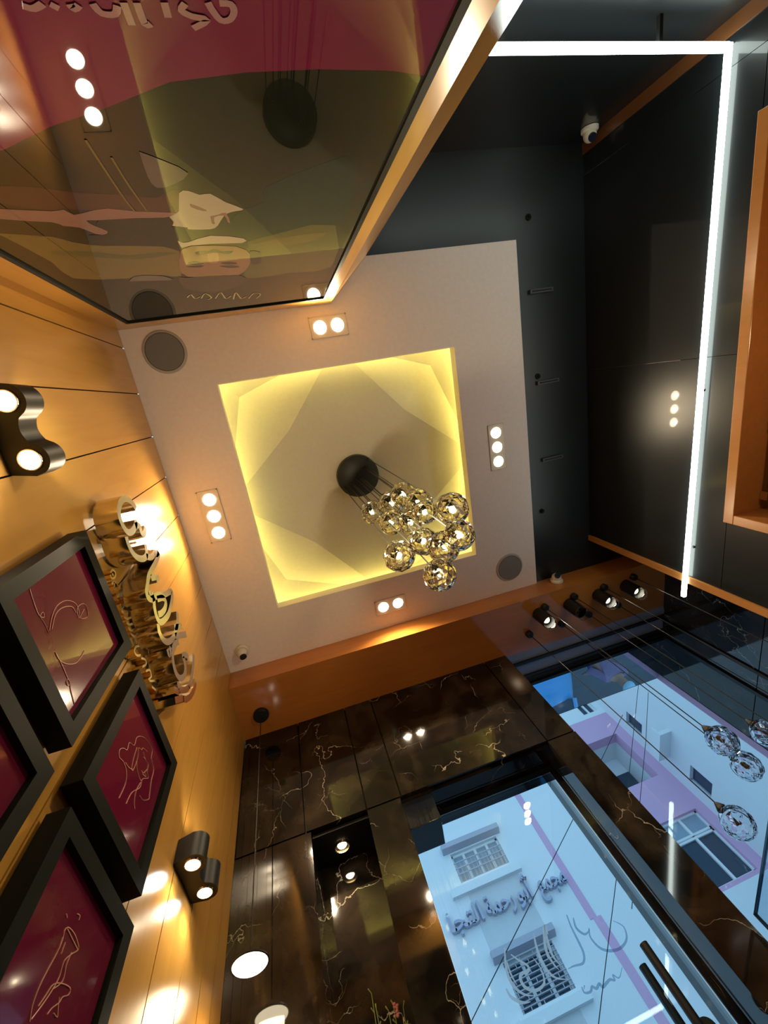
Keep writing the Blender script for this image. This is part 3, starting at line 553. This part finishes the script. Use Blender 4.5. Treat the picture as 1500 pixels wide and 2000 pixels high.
for sx in (-1, 1):      # hands: palm, four fingers, thumb
    hp = Vector((-.20, .20, .96)) if sx < 0 else Vector((.25, .14, .92))
    dv = (hp-Vector(V[7] if sx < 0 else V[10])).normalized(); sd_ = dv.cross(Vector((0, 0, 1))).normalized()
    hm = MB(); hm.tube([hp, hp+dv*.05, hp+dv*.09], [.022, .034, .030], 8)
    for j_ in range(4):
        a = hp+dv*.085+sd_*(-.024+.016*j_); L_ = (.055, .068, .064, .048)[j_]
        hm.tube([a, a+dv*L_*.5, a+dv*L_+Vector((0, 0, -.02))], [.009, .008, .006], 6)
    hm.tube([hp+dv*.03-sd_*.025, hp+dv*.06-sd_*.052, hp+dv*.085-sd_*.06], [.011, .009, .007], 6)
    q_ = obj('hand', hm, M_skin, smooth=60); q_.parent = pe

# ------------------------------------------------------------------ picture on the pier
PYF = PY+.035
px0, px1, pz1, pz0 = -.555, .350, 2.26, .10
pic = thing('framed_poster', 'huge glossy poster of a robed man in a thin black frame on the wooden pier', 'picture', (-.1, PY, pz0)); pic_i = Vector((-.1, PY, pz0))
def pp(name, mb, m_, **k):
    o = obj(name, mb, m_, **k); o.parent = pic; o.location = -pic_i; return o
fw = .014
fr_ = MB()
for x0, x1, z0, z1 in ((px0-fw, px0, pz0-fw, pz1+fw), (px1, px1+fw, pz0-fw, pz1+fw), (px0, px1, pz0-fw, pz0), (px0, px1, pz1, pz1+fw)): fr_.box(x0, x1, PY+.0005, PYF+.006, z0, z1)
pp('picture_frame', fr_, M_satin)
PC = {'dark': (.012, .013, .009), 'maroon': (.16, .014, .05), 'ochre': (.12, .085, .028), 'olive': (.07, .065, .022), 'arm': (.20, .10, .085), 'cloth': (.34, .26, .20), 'skin': (.19, .10, .058), 'nose': (.25, .135, .08), 'robe': (.055, .022, .018), 'hair': (.04, .028, .022), 'pale': (.10, .075, .07), 'rose': (.33, .17, .17), 'gold': (.42, .34, .18), 'camel': (.007, .020, .017)}
PM = {k_: mat('print_'+k_, v_, .012, spec=.5) for k_, v_ in PC.items()}
keys = list(PM)
pb = MB(); pb.box(px0, px1, PY+.001, PYF, pz0, pz1, 0)
order = ['maroon', 'robe', 'camel', 'ochre', 'olive', 'olive', 'ochre', 'arm', 'cloth', 'arm', 'arm', 'dark', 'cloth', 'skin', 'nose', 'hair', 'hair', 'hair', 'hair', 'hair', 'hair', 'hair', 'pale', 'pale']
def clip(poly):
    def cut(P_, f_, it):
        out = []
        for i in range(len(P_)):
            a, b_ = P_[i], P_[(i+1) % len(P_)]
            ia, ib = f_(a), f_(b_)
            if ia >= 0: out.append(a)
            if (ia >= 0) != (ib >= 0):
                t = ia/(ia-ib); out.append((a[0]+(b_[0]-a[0])*t, a[1]+(b_[1]-a[1])*t))
        return out
    for f_ in (lambda p: p[0]-px0-.001, lambda p: px1-.001-p[0], lambda p: p[1]-pz0-.001, lambda p: pz1-.001-p[1]):
        poly = cut(poly, f_, 0)
        if len(poly) < 3: return []
    return poly
for i_, (pg, key) in enumerate(zip(T['picpoly']+T['picshape'], order)):
    if i_ == 0: pg = [(px0, pz0), *[(max(px0, min(px1, x)), z) for x, z in pg[2:-1]], (px1, pz0)]; 
    else: pg = smooth_line(list(pg)+[pg[0]], 2)[:-1]
    q = clip([tuple(p) for p in pg])
    if len(q) < 3: continue
    pb.add([(x, PYF+.00004*(i_+1), z) for x, z in q], [tuple(range(len(q)))], keys.index(key))
for st in T['pictext']: pb.ribbon(smooth_line(st, 3), .0085, lambda u, v, dd: (u, PYF+.0009+dd, v), 0, .0003, keys.index('rose'))
for st in T['picsig']: pb.ribbon(smooth_line(st, 4), .005, lambda u, v, dd: (u, PYF+.0008+dd, v), 0, .0003, keys.index('gold'))
for st in T['picstitch']: pb.ribbon(smooth_line(st, 4), .004, lambda u, v, dd: (u, PYF+.0008+dd, v), 0, .0003, keys.index('ochre'))
pp('print', pb, [PM[k_] for k_ in keys])

# ------------------------------------------------------------------ framed line drawings on the left wall
labels = ['black framed maroon picture with a looping line cup, beside the small metal lettering', 'black framed maroon picture with a line drawing of a face, nearest the shop front',
          'black framed maroon picture with an ice cream glass drawing, below the face picture', 'black framed maroon picture partly cut by the left edge of the photo']
spots = [(.27, .95, 'art1'), (.77, .935, 'art2'), (.775, .435, 'art3'), (.262, .44, 'art4')]
for (y0, z0, art), lb in zip(spots, labels):
    FW, FH, bd_ = .415, .435, .040
    t = thing('picture_frame', lb, 'picture', (XL, y0+FW/2, z0), 'black framed pictures on the left wall'); ti = Vector((XL, y0+FW/2, z0))
    def fo(name, mb, m_, **k):
        o = obj(name, mb, m_, **k); o.parent = t; o.location = -ti; return o
    m = MB()
    A = [(y0, z0), (y0+FW, z0), (y0+FW, z0+FH), (y0, z0+FH)]; B = [(y0+bd_, z0+bd_), (y0+FW-bd_, z0+bd_), (y0+FW-bd_, z0+FH-bd_), (y0+bd_, z0+FH-bd_)]
    xa, xb = XL+.012, XL+.062
    for i in range(4):
        j = (i+1) % 4
        m.hexa([(xa, *A[i]), (xa, *A[j]), (xa, *B[j]), (xa, *B[i])], [(xb, *A[i]), (xb, *A[j]), (xb, *B[j]), (xb, *B[i])])
    fo('frame', m, M_satin)
    cv = fo('canvas', MB().box(XL+.010, XL+.046, y0+.02, y0+FW-.02, z0+.02, z0+FH-.02), M_maroon)
    fo('spacer', MB().box(XL, XL+.012, y0+.05, y0+FW-.05, z0+.05, z0+FH-.05), M_black)
    if art in T or art == 'art4':
        ln = MB()
        strokes = T[art] if art in T else [[(.585, .70), (.60, .69), (.60, .675), (.585, .68), (.57, .66), (.55, .60), (.53, .55)]]
        for st in strokes:
            q = [(max(y0+.05, min(y0+FW-.05, a)), max(z0+.05, min(z0+FH-.05, b_))) for a, b_ in smooth_line(st, 4)]
            ln.tube([(XL+.0468, a, b_) for a, b_ in q], .0011, 4)
        o = obj('line_drawing', ln, M_bronze); o.parent = cv

# ------------------------------------------------------------------ metal lettering
sg = thing('wall_lettering', 'large polished steel script letters standing off the wooden wall', 'sign', (XL, .75, 1.65)); si = Vector((XL, .75, 1.65))
xf = XL+.09
for st in T['letters']:
    q = smooth_line(st, 4)
    o = obj('letter_stroke', MB().ribbon(q, .026, lambda u, v, dd: (dd, u, v), xf-.078, xf), M_steel, smooth=35); o.parent = sg; o.location = -si
for yy, zz in ((.28, 1.85), (.45, 1.82), (.62, 1.80), (.80, 1.75), (.95, 1.75), (1.10, 1.70)): 
    o = obj('standoff_pin', MB().tube([(XL, yy, zz), (xf-.07, yy, zz)], .004, 6), M_steel); o.parent = sg; o.location = -si
sg = thing('wall_lettering', 'line of small gold metal letters below the large steel script', 'sign', (XL, .75, 1.45)); si = Vector((XL, .75, 1.45))
for st in T['small']:
    o = obj('letter_stroke', MB().ribbon(smooth_line(st, 3), .008, lambda u, v, dd: (dd, u, v), XL+.001, XL+.035), M_gold); o.parent = sg; o.location = -si

# ------------------------------------------------------------------ wavy wall lamps
def sconce(y1, y2, z0, label):
    t = thing('wall_lamp', label, 'wall lamp', (XL, (y1+y2)/2, z0), 'black wall lamps with two bulbs'); ti = Vector((XL, (y1+y2)/2, z0))
    xc = XL+.058; r = .044; out = []
    prof = []
    N = 40; L_ = (y2-y1)
    for i in range(N+1):
        yy = y1-r+(L_+2*r)*i/N
        d1, d2 = abs(yy-y1), abs(yy-y2)
        f1 = math.sqrt(max(0, r*r-d1*d1)) if d1 < r else 0; f2 = math.sqrt(max(0, r*r-d2*d2)) if d2 < r else 0
        u = (yy-y1)/L_
        base = .020 if 0 < u < 1 else 0
        waist = .016-.012*math.cos(2*math.pi*u+math.pi) if 0 < u < 1 else 0
        prof.append((max(f1, f2, waist if .0 < u < 1 else 0), yy))
    poly = [(XL+.001, y1-r*.7)]+[(xc+p, yy) for p, yy in prof]+[(XL+.001, y2+r*.7)]
    o = obj('body', MB().prism(poly, 'z', z0, z0+.085), M_black, smooth=40); o.parent = t; o.location = -ti
    for yy in (y1, y2):
        rg = obj('lamp_ring', MB().lathe([(.025, -.004), (.028, -.004), (.030, 0), (.025, 0)], (xc, yy, z0), 28), M_steel, smooth=40); rg.parent = t; rg.location = -ti
        ln = obj('lens', MB().lathe([(0, -.003), (.025, -.003), (.025, -.001), (0, -.001)], (xc, yy, z0), 28), M_cool); ln.parent = t; ln.location = -ti
        lamp('SPOT', Vector((xc, yy, z0-.012))-ti, E_SCONCE, (1, .9, .7), t, .02, 130, .8)
        lamp('SPOT', Vector((xc, yy, z0+.095))-ti, E_SCONCE*.5, (1, .9, .7), t, .02, 100, .8, (0, 0, 1))
sconce(-.115, .035, 1.265, 'black two bulb wavy wall lamp at the left edge, above the pictures')
sconce(1.485, 1.632, 1.215, 'black two bulb wavy wall lamp beside the face picture, near the marble')

# ------------------------------------------------------------------ ceiling fittings
def downlight(pts, label):
    cx = sum(p[0] for p in pts)/len(pts); cy = sum(p[1] for p in pts)/len(pts)
    t = thing('recessed_downlight', label, 'ceiling light', (cx, cy, ZC), 'recessed downlights in the white ceiling')
    hx = max(abs(p[0]-cx) for p in pts)+.058; hy = max(abs(p[1]-cy) for p in pts)+.058
    m = MB(); e = .006
    m.box(-hx, hx, -hy, hy, -.004, -.001)
    for x0, x1, y0, y1 in ((-hx, -hx+e, -hy, hy), (hx-e, hx, -hy, hy), (-hx, hx, -hy, -hy+e), (-hx, hx, hy-e, hy)): m.box(x0, x1, y0, y1, -.0055, -.002)
    o = obj('frame', m, M_ivory); o.parent = t
    for p in pts:
        b_ = obj('bulb', MB().lathe([(0, -.0055), (.036, -.0055), (.036, -.0045), (0, -.0045)], (p[0]-cx, p[1]-cy, 0), 24), M_bulb, smooth=60); b_.parent = t
        lamp('SPOT', (p[0]-cx, p[1]-cy, -.012), E_DOWN, WARM, t, .012, 150, .6)
downlight([(.351, -.374), (.455, -.375)], 'pair of glowing recessed bulbs in front of the big poster')
downlight([(-.508, .484), (-.510, .589), (-.512, .696)], 'row of three glowing recessed bulbs beside the wooden left wall')
downlight([(.417, 1.510), (.527, 1.510)], 'pair of glowing recessed bulbs beside the orange timber bulkhead')
downlight([(1.413, .439), (1.414, .540), (1.415, .642)], 'row of three glowing recessed bulbs beside the black ceiling strip')
for x_, y_, lb in ((-.507, -.36, 'round grey ceiling speaker near the poster'), (1.435, 1.477, 'round pale ceiling speaker near the dome camera and bulkhead')):
    t = thing('ceiling_speaker', lb, 'speaker', (x_, y_, ZC), 'round ceiling speakers')
    o = obj('grille', MB().lathe([(0, -.010), (.095, -.009), (.098, -.002), (0, -.002)], (0, 0, 0), 40), M_grille, smooth=40); o.parent = t
    o = obj('rim', MB().lathe([(.099, -.009), (.108, -.008), (.112, -.001), (.099, -.001)], (0, 0, 0), 40), M_ring, smooth=40); o.parent = t
def dome_cam(loc, down, look, label):
    t = thing('security_camera', label, 'camera', loc, 'white dome security cameras')
    t.rotation_euler = Vector(down).to_track_quat('-Z', 'Y').to_euler()
    o = obj('base', MB().lathe([(0, 0), (.047, 0), (.047, -.014), (.040, -.022), (0, -.022)], (0, 0, 0), 28), M_ivory, smooth=40); o.parent = t
    inv = Vector(down).to_track_quat('-Z', 'Y').inverted(); l = inv @ Vector(look).normalized()
    s_ = MB().lathe([(math.sin(a)*.036, -math.cos(a)*.036) for a in [math.pi*i/12 for i in range(13)]], (0, 0, -.034), 24)
    o = obj('housing', s_, M_ivory, smooth=60); o.parent = t
    c0 = Vector((0, 0, -.034))+l*.028
    ring = MB().tube([c0, c0+l*.012], .022, 24); o2 = obj('lens', ring, M_lens, smooth=40); o2.parent = o
dome_cam((-.585, 1.535, ZC), (0, 0, -1), (.25, .35, -1), 'white dome security camera in the corner of the white ceiling')
dome_cam((1.80, YF-.002, 2.545), (0, -1, 0), (-.2, -1, -.8), 'white dome security camera on the orange bulkhead face')
dome_cam((2.085, YB+.002, 2.46), (0, 1, 0), (-.2, .8, -1), 'white dome security camera in the black corner near the light strip')
for x_, y_, lb in ((1.825, -.412, 'slim black bar fixture on the black ceiling, nearest the poster end'), (1.845, .164, 'slim black bar fixture on the black ceiling, the middle one'), (1.855, .709, 'slim black bar fixture on the black ceiling, nearest the timber bulkhead')):
    t = thing('track_bar', lb, 'ceiling fixture', (x_, y_, ZC+.02), 'slim black bars on the dark ceiling')
    o = obj('bar', MB().box(-.085, .085, -.013, .013, -.022, -.001), M_bar, bevel=.003); o.parent = t
    o = obj('slot', MB().box(-.072, .072, -.005, .005, -.024, -.0222), M_gap); o.parent = t
for x_, y_, lb in ((1.765, -.835, 'tiny black sprinkler head on the black ceiling, nearest the poster end'), (1.775, .118, 'tiny black sprinkler head beside the middle bar fixture'), (1.752, 1.10, 'tiny black sprinkler head nearest the timber bulkhead')):
    o = obj('sprinkler_head', MB().lathe([(0, -.022), (.007, -.022), (.009, -.010), (.018, -.008), (.020, -.001), (0, -.001)], (x_, y_, ZC+.02), 16), M_satin, origin=(x_, y_, ZC+.02), smooth=40)
    tag(o, lb, 'sprinkler', 'sprinkler heads on the dark ceiling')

# L shaped light strip
t = thing('light_strip', 'long white L shaped light strip along the black glass walls', 'light', (2.14, -1.10, 1.73)); ti = Vector((2.14, -1.10, 1.73))
ro = MB(); zA, zB = 1.733, 1.790; hw = .010
def bar(a, b_, w0, u0, u1, side):   # lit channel
    pass
m = MB(); m.hexa([(2.153-hw, -1.10-hw, zA-hw), (2.153+hw, -1.10-hw, zA-hw), (2.153+hw, -1.10-hw, zA+hw), (2.153-hw, -1.10-hw, zA+hw)], [(2.153-hw, 1.54, zB-hw), (2.153+hw, 1.54, zB-hw), (2.153+hw, 1.54, zB+hw), (2.153-hw, 1.54, zB+hw)])
o = obj('long_arm', m, M_led); o.parent = t; o.location = -ti
o = obj('short_arm', MB().box(.98, 2.153-hw-.001, -1.10-hw, -1.10+hw*1.4, zA-hw*1.3, zA+hw*1.3), M_led); o.parent = t; o.location = -ti
for y_ in (-.6, .3, 1.2):
    o = obj('bracket', MB().box(2.153+hw, XR+.002, y_-.006, y_+.006, 1.755, 1.765), M_black); o.parent = t; o.location = -ti
for x_ in (1.02, 1.8):
    o = obj('bracket', MB().box(x_-.008, x_+.008, YB-.002, -1.10-hw, zA-.008, zA+.008), M_black); o.parent = t; o.location = -ti

# open timber shelf unit on the right wall
t = thing('wall_cabinet', 'orange wooden open cabinet set in the black right wall', 'cabinet', (XR, .1, .55)); ti = Vector((XR, .1, .55))
cz1, cz0, cy0_, cy1_, xb_ = 1.585, .55, -.80, .985, XR+.20
m = MB(); th = .05; xf0 = XR-.03
m.box(xf0, xb_, cy0_, cy1_, cz1-th, cz1); m.box(xf0, xb_, cy0_, cy1_, cz0, cz0+th); m.box(xf0, xb_, cy1_-th, cy1_, cz0+th, cz1-th); m.box(xf0, xb_, cy0_, cy0_+th, cz0+th, cz1-th)
m.box(xb_-.02, xb_, cy0_+th, cy1_-th, cz0+th, cz1-th)
o = obj('carcass', m, M_trim, bevel=.003); o.parent = t; o.location = -ti
o = obj('glass_door', MB().box(xb_-.055, xb_-.050, .25, cy1_-th-.002, cz0+th, cz1-th-.004), M_win); o.parent = t; o.location = -ti
for y_ in (.50, .86):
    h_ = obj('hinge', MB().box(xb_-.065, xb_-.045, y_-.022, y_+.022, cz1-th-.035, cz1-th-.001), M_steel); h_.parent = t; h_.location = -ti

lamp('POINT', Vector((xb_-.09, .1, .70))-ti, 4, WARM, t, .05)
# ------------------------------------------------------------------ crystal globes
random.seed(7)
def globe_mesh(r, m_):
    b_ = bmesh.new(); bmesh.ops.create_icosphere(b_, subdivisions=3, radius=r)
    for v in b_.verts:
        v.co *= 1+random.uniform(-.035, .035)
    out_f = list(b_.faces)
    inner = bmesh.ops.create_icosphere(b_, subdivisions=2, radius=r*.90)
    inner_v = set(inner['verts'])
    for f_ in b_.faces:
        if all(v in inner_v for v in f_.verts): f_.normal_flip()
    me = bpy.data.meshes.new('globe'); b_.to_mesh(me); b_.free(); me.materials.append(m_); return me
GM = globe_mesh(.063, M_ctrans); GM2 = globe_mesh(.063, M_ctrans2)
M_lit = glow('pendant_bulb_glow', (1.0, .90, .55), 26)
M_amber = mat('amber_bulb', (.75, .42, .05), .2, coat=.5)
bulb_me = {}
def bulb_mesh(m_):
    if m_.name not in bulb_me:
        o = obj('bulb', MB().lathe([(0, -.015), (.007, -.013), (.010, -.006), (.010, .008), (.007, .018), (0, .02)], (0, 0, 0), 14), m_, smooth=60)
        bulb_me[m_.name] = o.data; bpy.data.objects.remove(o)
    return bulb_me[m_.name]
sock = obj('socket', MB().lathe([(0, .055), (.008, .055), (.022, .060), (.022, .066), (.006, .092), (0, .094)], (0, 0, 0), 16), M_black, smooth=40); sock_me = sock.data; bpy.data.objects.remove(sock)
stem_me = None
def add_globe(parent, loc, lit, scale=1):
    g = bpy.data.objects.new('globe', GM if lit else GM2); COL.objects.link(g); g.parent = parent; g.location = loc; g.scale = (scale,)*3
    g.rotation_euler = (0, 0, random.uniform(0, 6.28))
    b_ = bpy.data.objects.new('bulb', bulb_mesh(M_lit if lit else M_amber)); COL.objects.link(b_); b_.parent = g
    s_ = bpy.data.objects.new('socket', sock_me); COL.objects.link(s_); s_.parent = g
    return g
CZ = 2.795; ccx, ccy = .44, .57
t = thing('chandelier', 'cluster chandelier of lit crystal globes on black cables under the yellow dome', 'chandelier', (ccx, ccy, CZ))
o = obj('canopy', MB().lathe([(0, -.03), (.140, -.03), (.146, -.026), (.146, .03), (0, .03)], (0, 0, 0), 48), M_black, smooth=40); o.parent = t
gl_ = [(.358, .617, 2.02), (.444, .567, 1.92), (.495, .518, 1.87), (.501, .511, 1.65), (.530, .468, 1.34), (.390, .602, 1.75), (.436, .573, 1.60), (.420, .584, 1.39), (.493, .519, 1.21), (.447, .565, 1.25), (.324, .630, 1.42), (.382, .606, 1.14), (.490, .523, 1.54)]
gs_ = [.98, 1.04, .98, 1.0, .98, .97, .84, .86, .86, .90, .98, .86, .80]; gn_ = []
for x_, y_, z_ in gl_:
    o = obj('cable', MB().tube([(x_-ccx, y_-ccy, -.03), (x_-ccx, y_-ccy, z_-CZ+.085)], .0026, 6), M_black); o.parent = t
    o = obj('cable_gland', MB().lathe([(0, -.042), (.006, -.042), (.008, -.030), (0, -.030)], (x_-ccx, y_-ccy, 0), 10), M_black); o.parent = t
    add_globe(t, (x_-ccx, y_-ccy, z_-CZ), True, gs_[len(gn_)]); gn_.append(1)
lamp('POINT', (-.05, -.06, 1.5-CZ), 10, (1, .85, .5), t, .015)

pend = [((1.454, 1.97), .917, 'unlit crystal pendant hanging lowest, nearest the marble pillar'), ((1.60, 1.78), 1.107, 'unlit crystal pendant, upper left one of the touching pair'),
        ((1.737, 1.97), 1.086, 'unlit crystal pendant, lower right one of the touching pair'), ((1.979, 1.96), 1.175, 'unlit crystal pendant cut by the right edge of the photo'),
        ((1.855, 1.765), .55, 'long cable from the second black ceiling rose along the spotlights, running out at the right'), ((2.125, 1.765), .55, 'long cable from the third black ceiling rose along the spotlights, running out at the right'), ((2.40, 1.755), .55, 'long cable from the last black ceiling rose beside the corner, running out at the right'), ((2.25, 1.96), .55, 'long cable dropping close to the window corner, running out at the right')]
for (x_, y_), z_, lb in pend:
    t = thing('pendant_light', lb, 'pendant lamp', (x_, y_, ZS), 'crystal pendants at the shop window')
    o = obj('ceiling_rose', MB().lathe([(0, -.034), (.022, -.034), (.027, -.028), (.027, -.001), (0, -.001)], (0, 0, 0), 20), M_black, smooth=40); o.parent = t
    o = obj('cable', MB().tube([(0, 0, -.03), (0, 0, z_-ZS+.09)], .003, 6), M_black); o.parent = t
    add_globe(t, (0, 0, z_-ZS), False, 1.0)
# disc pendant over the bench
t = thing('pendant_light', 'glowing disc pendant on a black cable in front of the marble, at lower left', 'pendant lamp', (-.553, 1.935, ZS)); zz = 1.125-ZS
o = obj('ceiling_rose', MB().lathe([(0, -.03), (.046, -.03), (.05, -.024), (.05, -.001), (0, -.001)], (0, 0, 0), 28), M_black, smooth=40); o.parent = t
o = obj('cable', MB().tube([(0, 0, -.03), (0, 0, zz+.05)], .003, 6), M_black); o.parent = t
o = obj('lamp_shade', MB().lathe([(.006, .034), (.020, .028), (.066, .006), (.070, 0), (.066, -.002), (.006, .03)], (0, 0, zz), 32), M_black, smooth=40); o.parent = t
o = obj('diffuser', MB().lathe([(0, -.006), (.060, -.004), (.064, 0), (0, 0)], (0, 0, zz), 32), glow('disc_glow', (1, .84, .55), 9), smooth=60); o.parent = t
lamp('SPOT', (0, 0, zz-.02), 6, WARM, t, .05, 150, .6)
# cylinder spotlights under the bulkhead
slb = ['lit black cylinder spotlight, leftmost under the bulkhead', 'unlit black cylinder spotlight, second under the bulkhead', 'lit black cylinder spotlight, third under the bulkhead', 'lit black cylinder spotlight, nearest the black wall corner']
for i_, (x_, y_) in enumerate(((1.548, 1.825), (1.815, 1.825), (2.075, 1.820), (2.330, 1.815))):
    t = thing('ceiling_spotlight', slb[i_], 'spotlight', (x_, y_, ZS), 'cylinder spotlights under the bulkhead')
    o = obj('housing', MB().lathe([(0, 0), (.049, 0), (.049, -.135), (.044, -.138), (.044, -.100), (0, -.100)], (0, 0, -.001), 28), M_black, smooth=40); o.parent = t
    o = obj('reflector', MB().lathe([(.047, -.168), (.049, -.168), (.047, -.1385), (.045, -.1385)], (0, 0, 0), 28), M_ctrans, smooth=60); o.parent = t
    o = obj('lamp', MB().lathe([(0, -.112), (.022, -.108), (.026, -.1005), (0, -.1005)], (0, 0, 0), 20), glow('spot_glow', (1, .93, .72), 25) if i_ != 1 else M_cool if False else (M_lens if i_ == 1 else M_bulb), smooth=60); o.parent = t
    if i_ != 1: lamp('SPOT', (0, 0, -.145), E_SPOT, (1, .88, .66), t, .02, 90, .6)
# niche downlight
t = thing('niche_spotlight', 'small round spotlight glowing at the top of the marble niche', 'spotlight', (-.185, 2.245, JT-.02))
o = obj('ring', MB().lathe([(.036, -.014), (.040, -.014), (.042, -.001), (.036, -.001)], (0, 0, 0), 28), M_gold, smooth=40); o.parent = t
o = obj('bulb', MB().lathe([(0, -.010), (.018, -.009), (.024, -.002), (0, -.002)], (0, 0, 0), 20), M_bulb, smooth=60); o.parent = t
lamp('SPOT', (0, 0, -.03), 3.5, WARM, t, .02, 110, .5)
gs = thing('glass_screen', 'clear glass screen edge at the far right, beside the marble pillar', 'glass screen', (1.262, 1.7, FLOOR)); gi = Vector((1.262, 1.7, FLOOR))
o = obj('pane', MB().box(1.258, 1.266, 1.35, 2.05, FLOOR, .70), M_win); o.parent = gs; o.location = -gi
o = obj('edge_strip', MB().box(1.256, 1.268, 1.35, 2.052, .70, .706).box(1.256, 1.268, 2.05, 2.056, FLOOR, .706), mat('blue_glass_edge', (.01, .05, .12), .15)); o.parent = gs; o.location = -gi
# dried flowers in the niche
M_stem = mat('green_stem', (.22, .28, .06), .7); M_bud = mat('pink_blossom', (.72, .28, .30), .7); M_vase = mat('white_vase', (.6, .56, .5), .4)
t = thing('flower_vase', 'tall vase of thin green stems and pink blossoms in the marble niche', 'vase', (-.15, 2.22, -.25)); ti = Vector((-.15, 2.22, -.25))
o = obj('vase', MB().lathe([(0, 0), (.05, 0), (.07, .12), (.06, .3), (.03, .45), (.035, .50)], (0, 0, 0), 24), M_vase, smooth=60); o.parent = t
for i_, (x_, y_, z_, kind_) in enumerate(((-.156, 2.20, 1.03, 0), (-.148, 2.20, .985, 0), (-.105, 2.20, .965, 0), (-.083, 2.20, .975, 1), (-.13, 2.21, .93, 0), (-.26, 2.20, .93, 0), (-.22, 2.21, .90, 0), (-.05, 2.21, .96, 0))):
    b0 = Vector((random.uniform(-.02, .02), random.uniform(-.02, .02), .3)); tp = Vector((x_, y_, z_))-ti
    mid = (b0+tp)/2+Vector((random.uniform(-.02, .02), 0, 0))
    q = smooth_line([tuple(b0), tuple(mid), tuple(tp)], 6)
    m = MB().tube(q, .0014, 5)
    for j_ in range(3, len(q)):
        p_ = Vector(q[j_]); m.tube([p_, p_+Vector((random.uniform(-.012, .012), random.uniform(-.01, .01), .014))], [.0014, .003], 5)
    st_ = obj('stem', m, M_stem); st_.parent = t
    if kind_:
        f_ = MB()
        for j_ in range(9):
            c_ = tp+Vector((random.uniform(-.012, .016), random.uniform(-.008, .008), random.uniform(-.035, .006)))
            f_.lathe([(0, -.006), (.005, -.003), (.007, .003), (0, .006)], c_, 7)
        bl = obj('blossom', f_, M_bud); bl.parent = st_

# lift everything so the floor lies at height zero
for o in list(SC.objects):
    if o.parent is None: o.location.z += 1.1
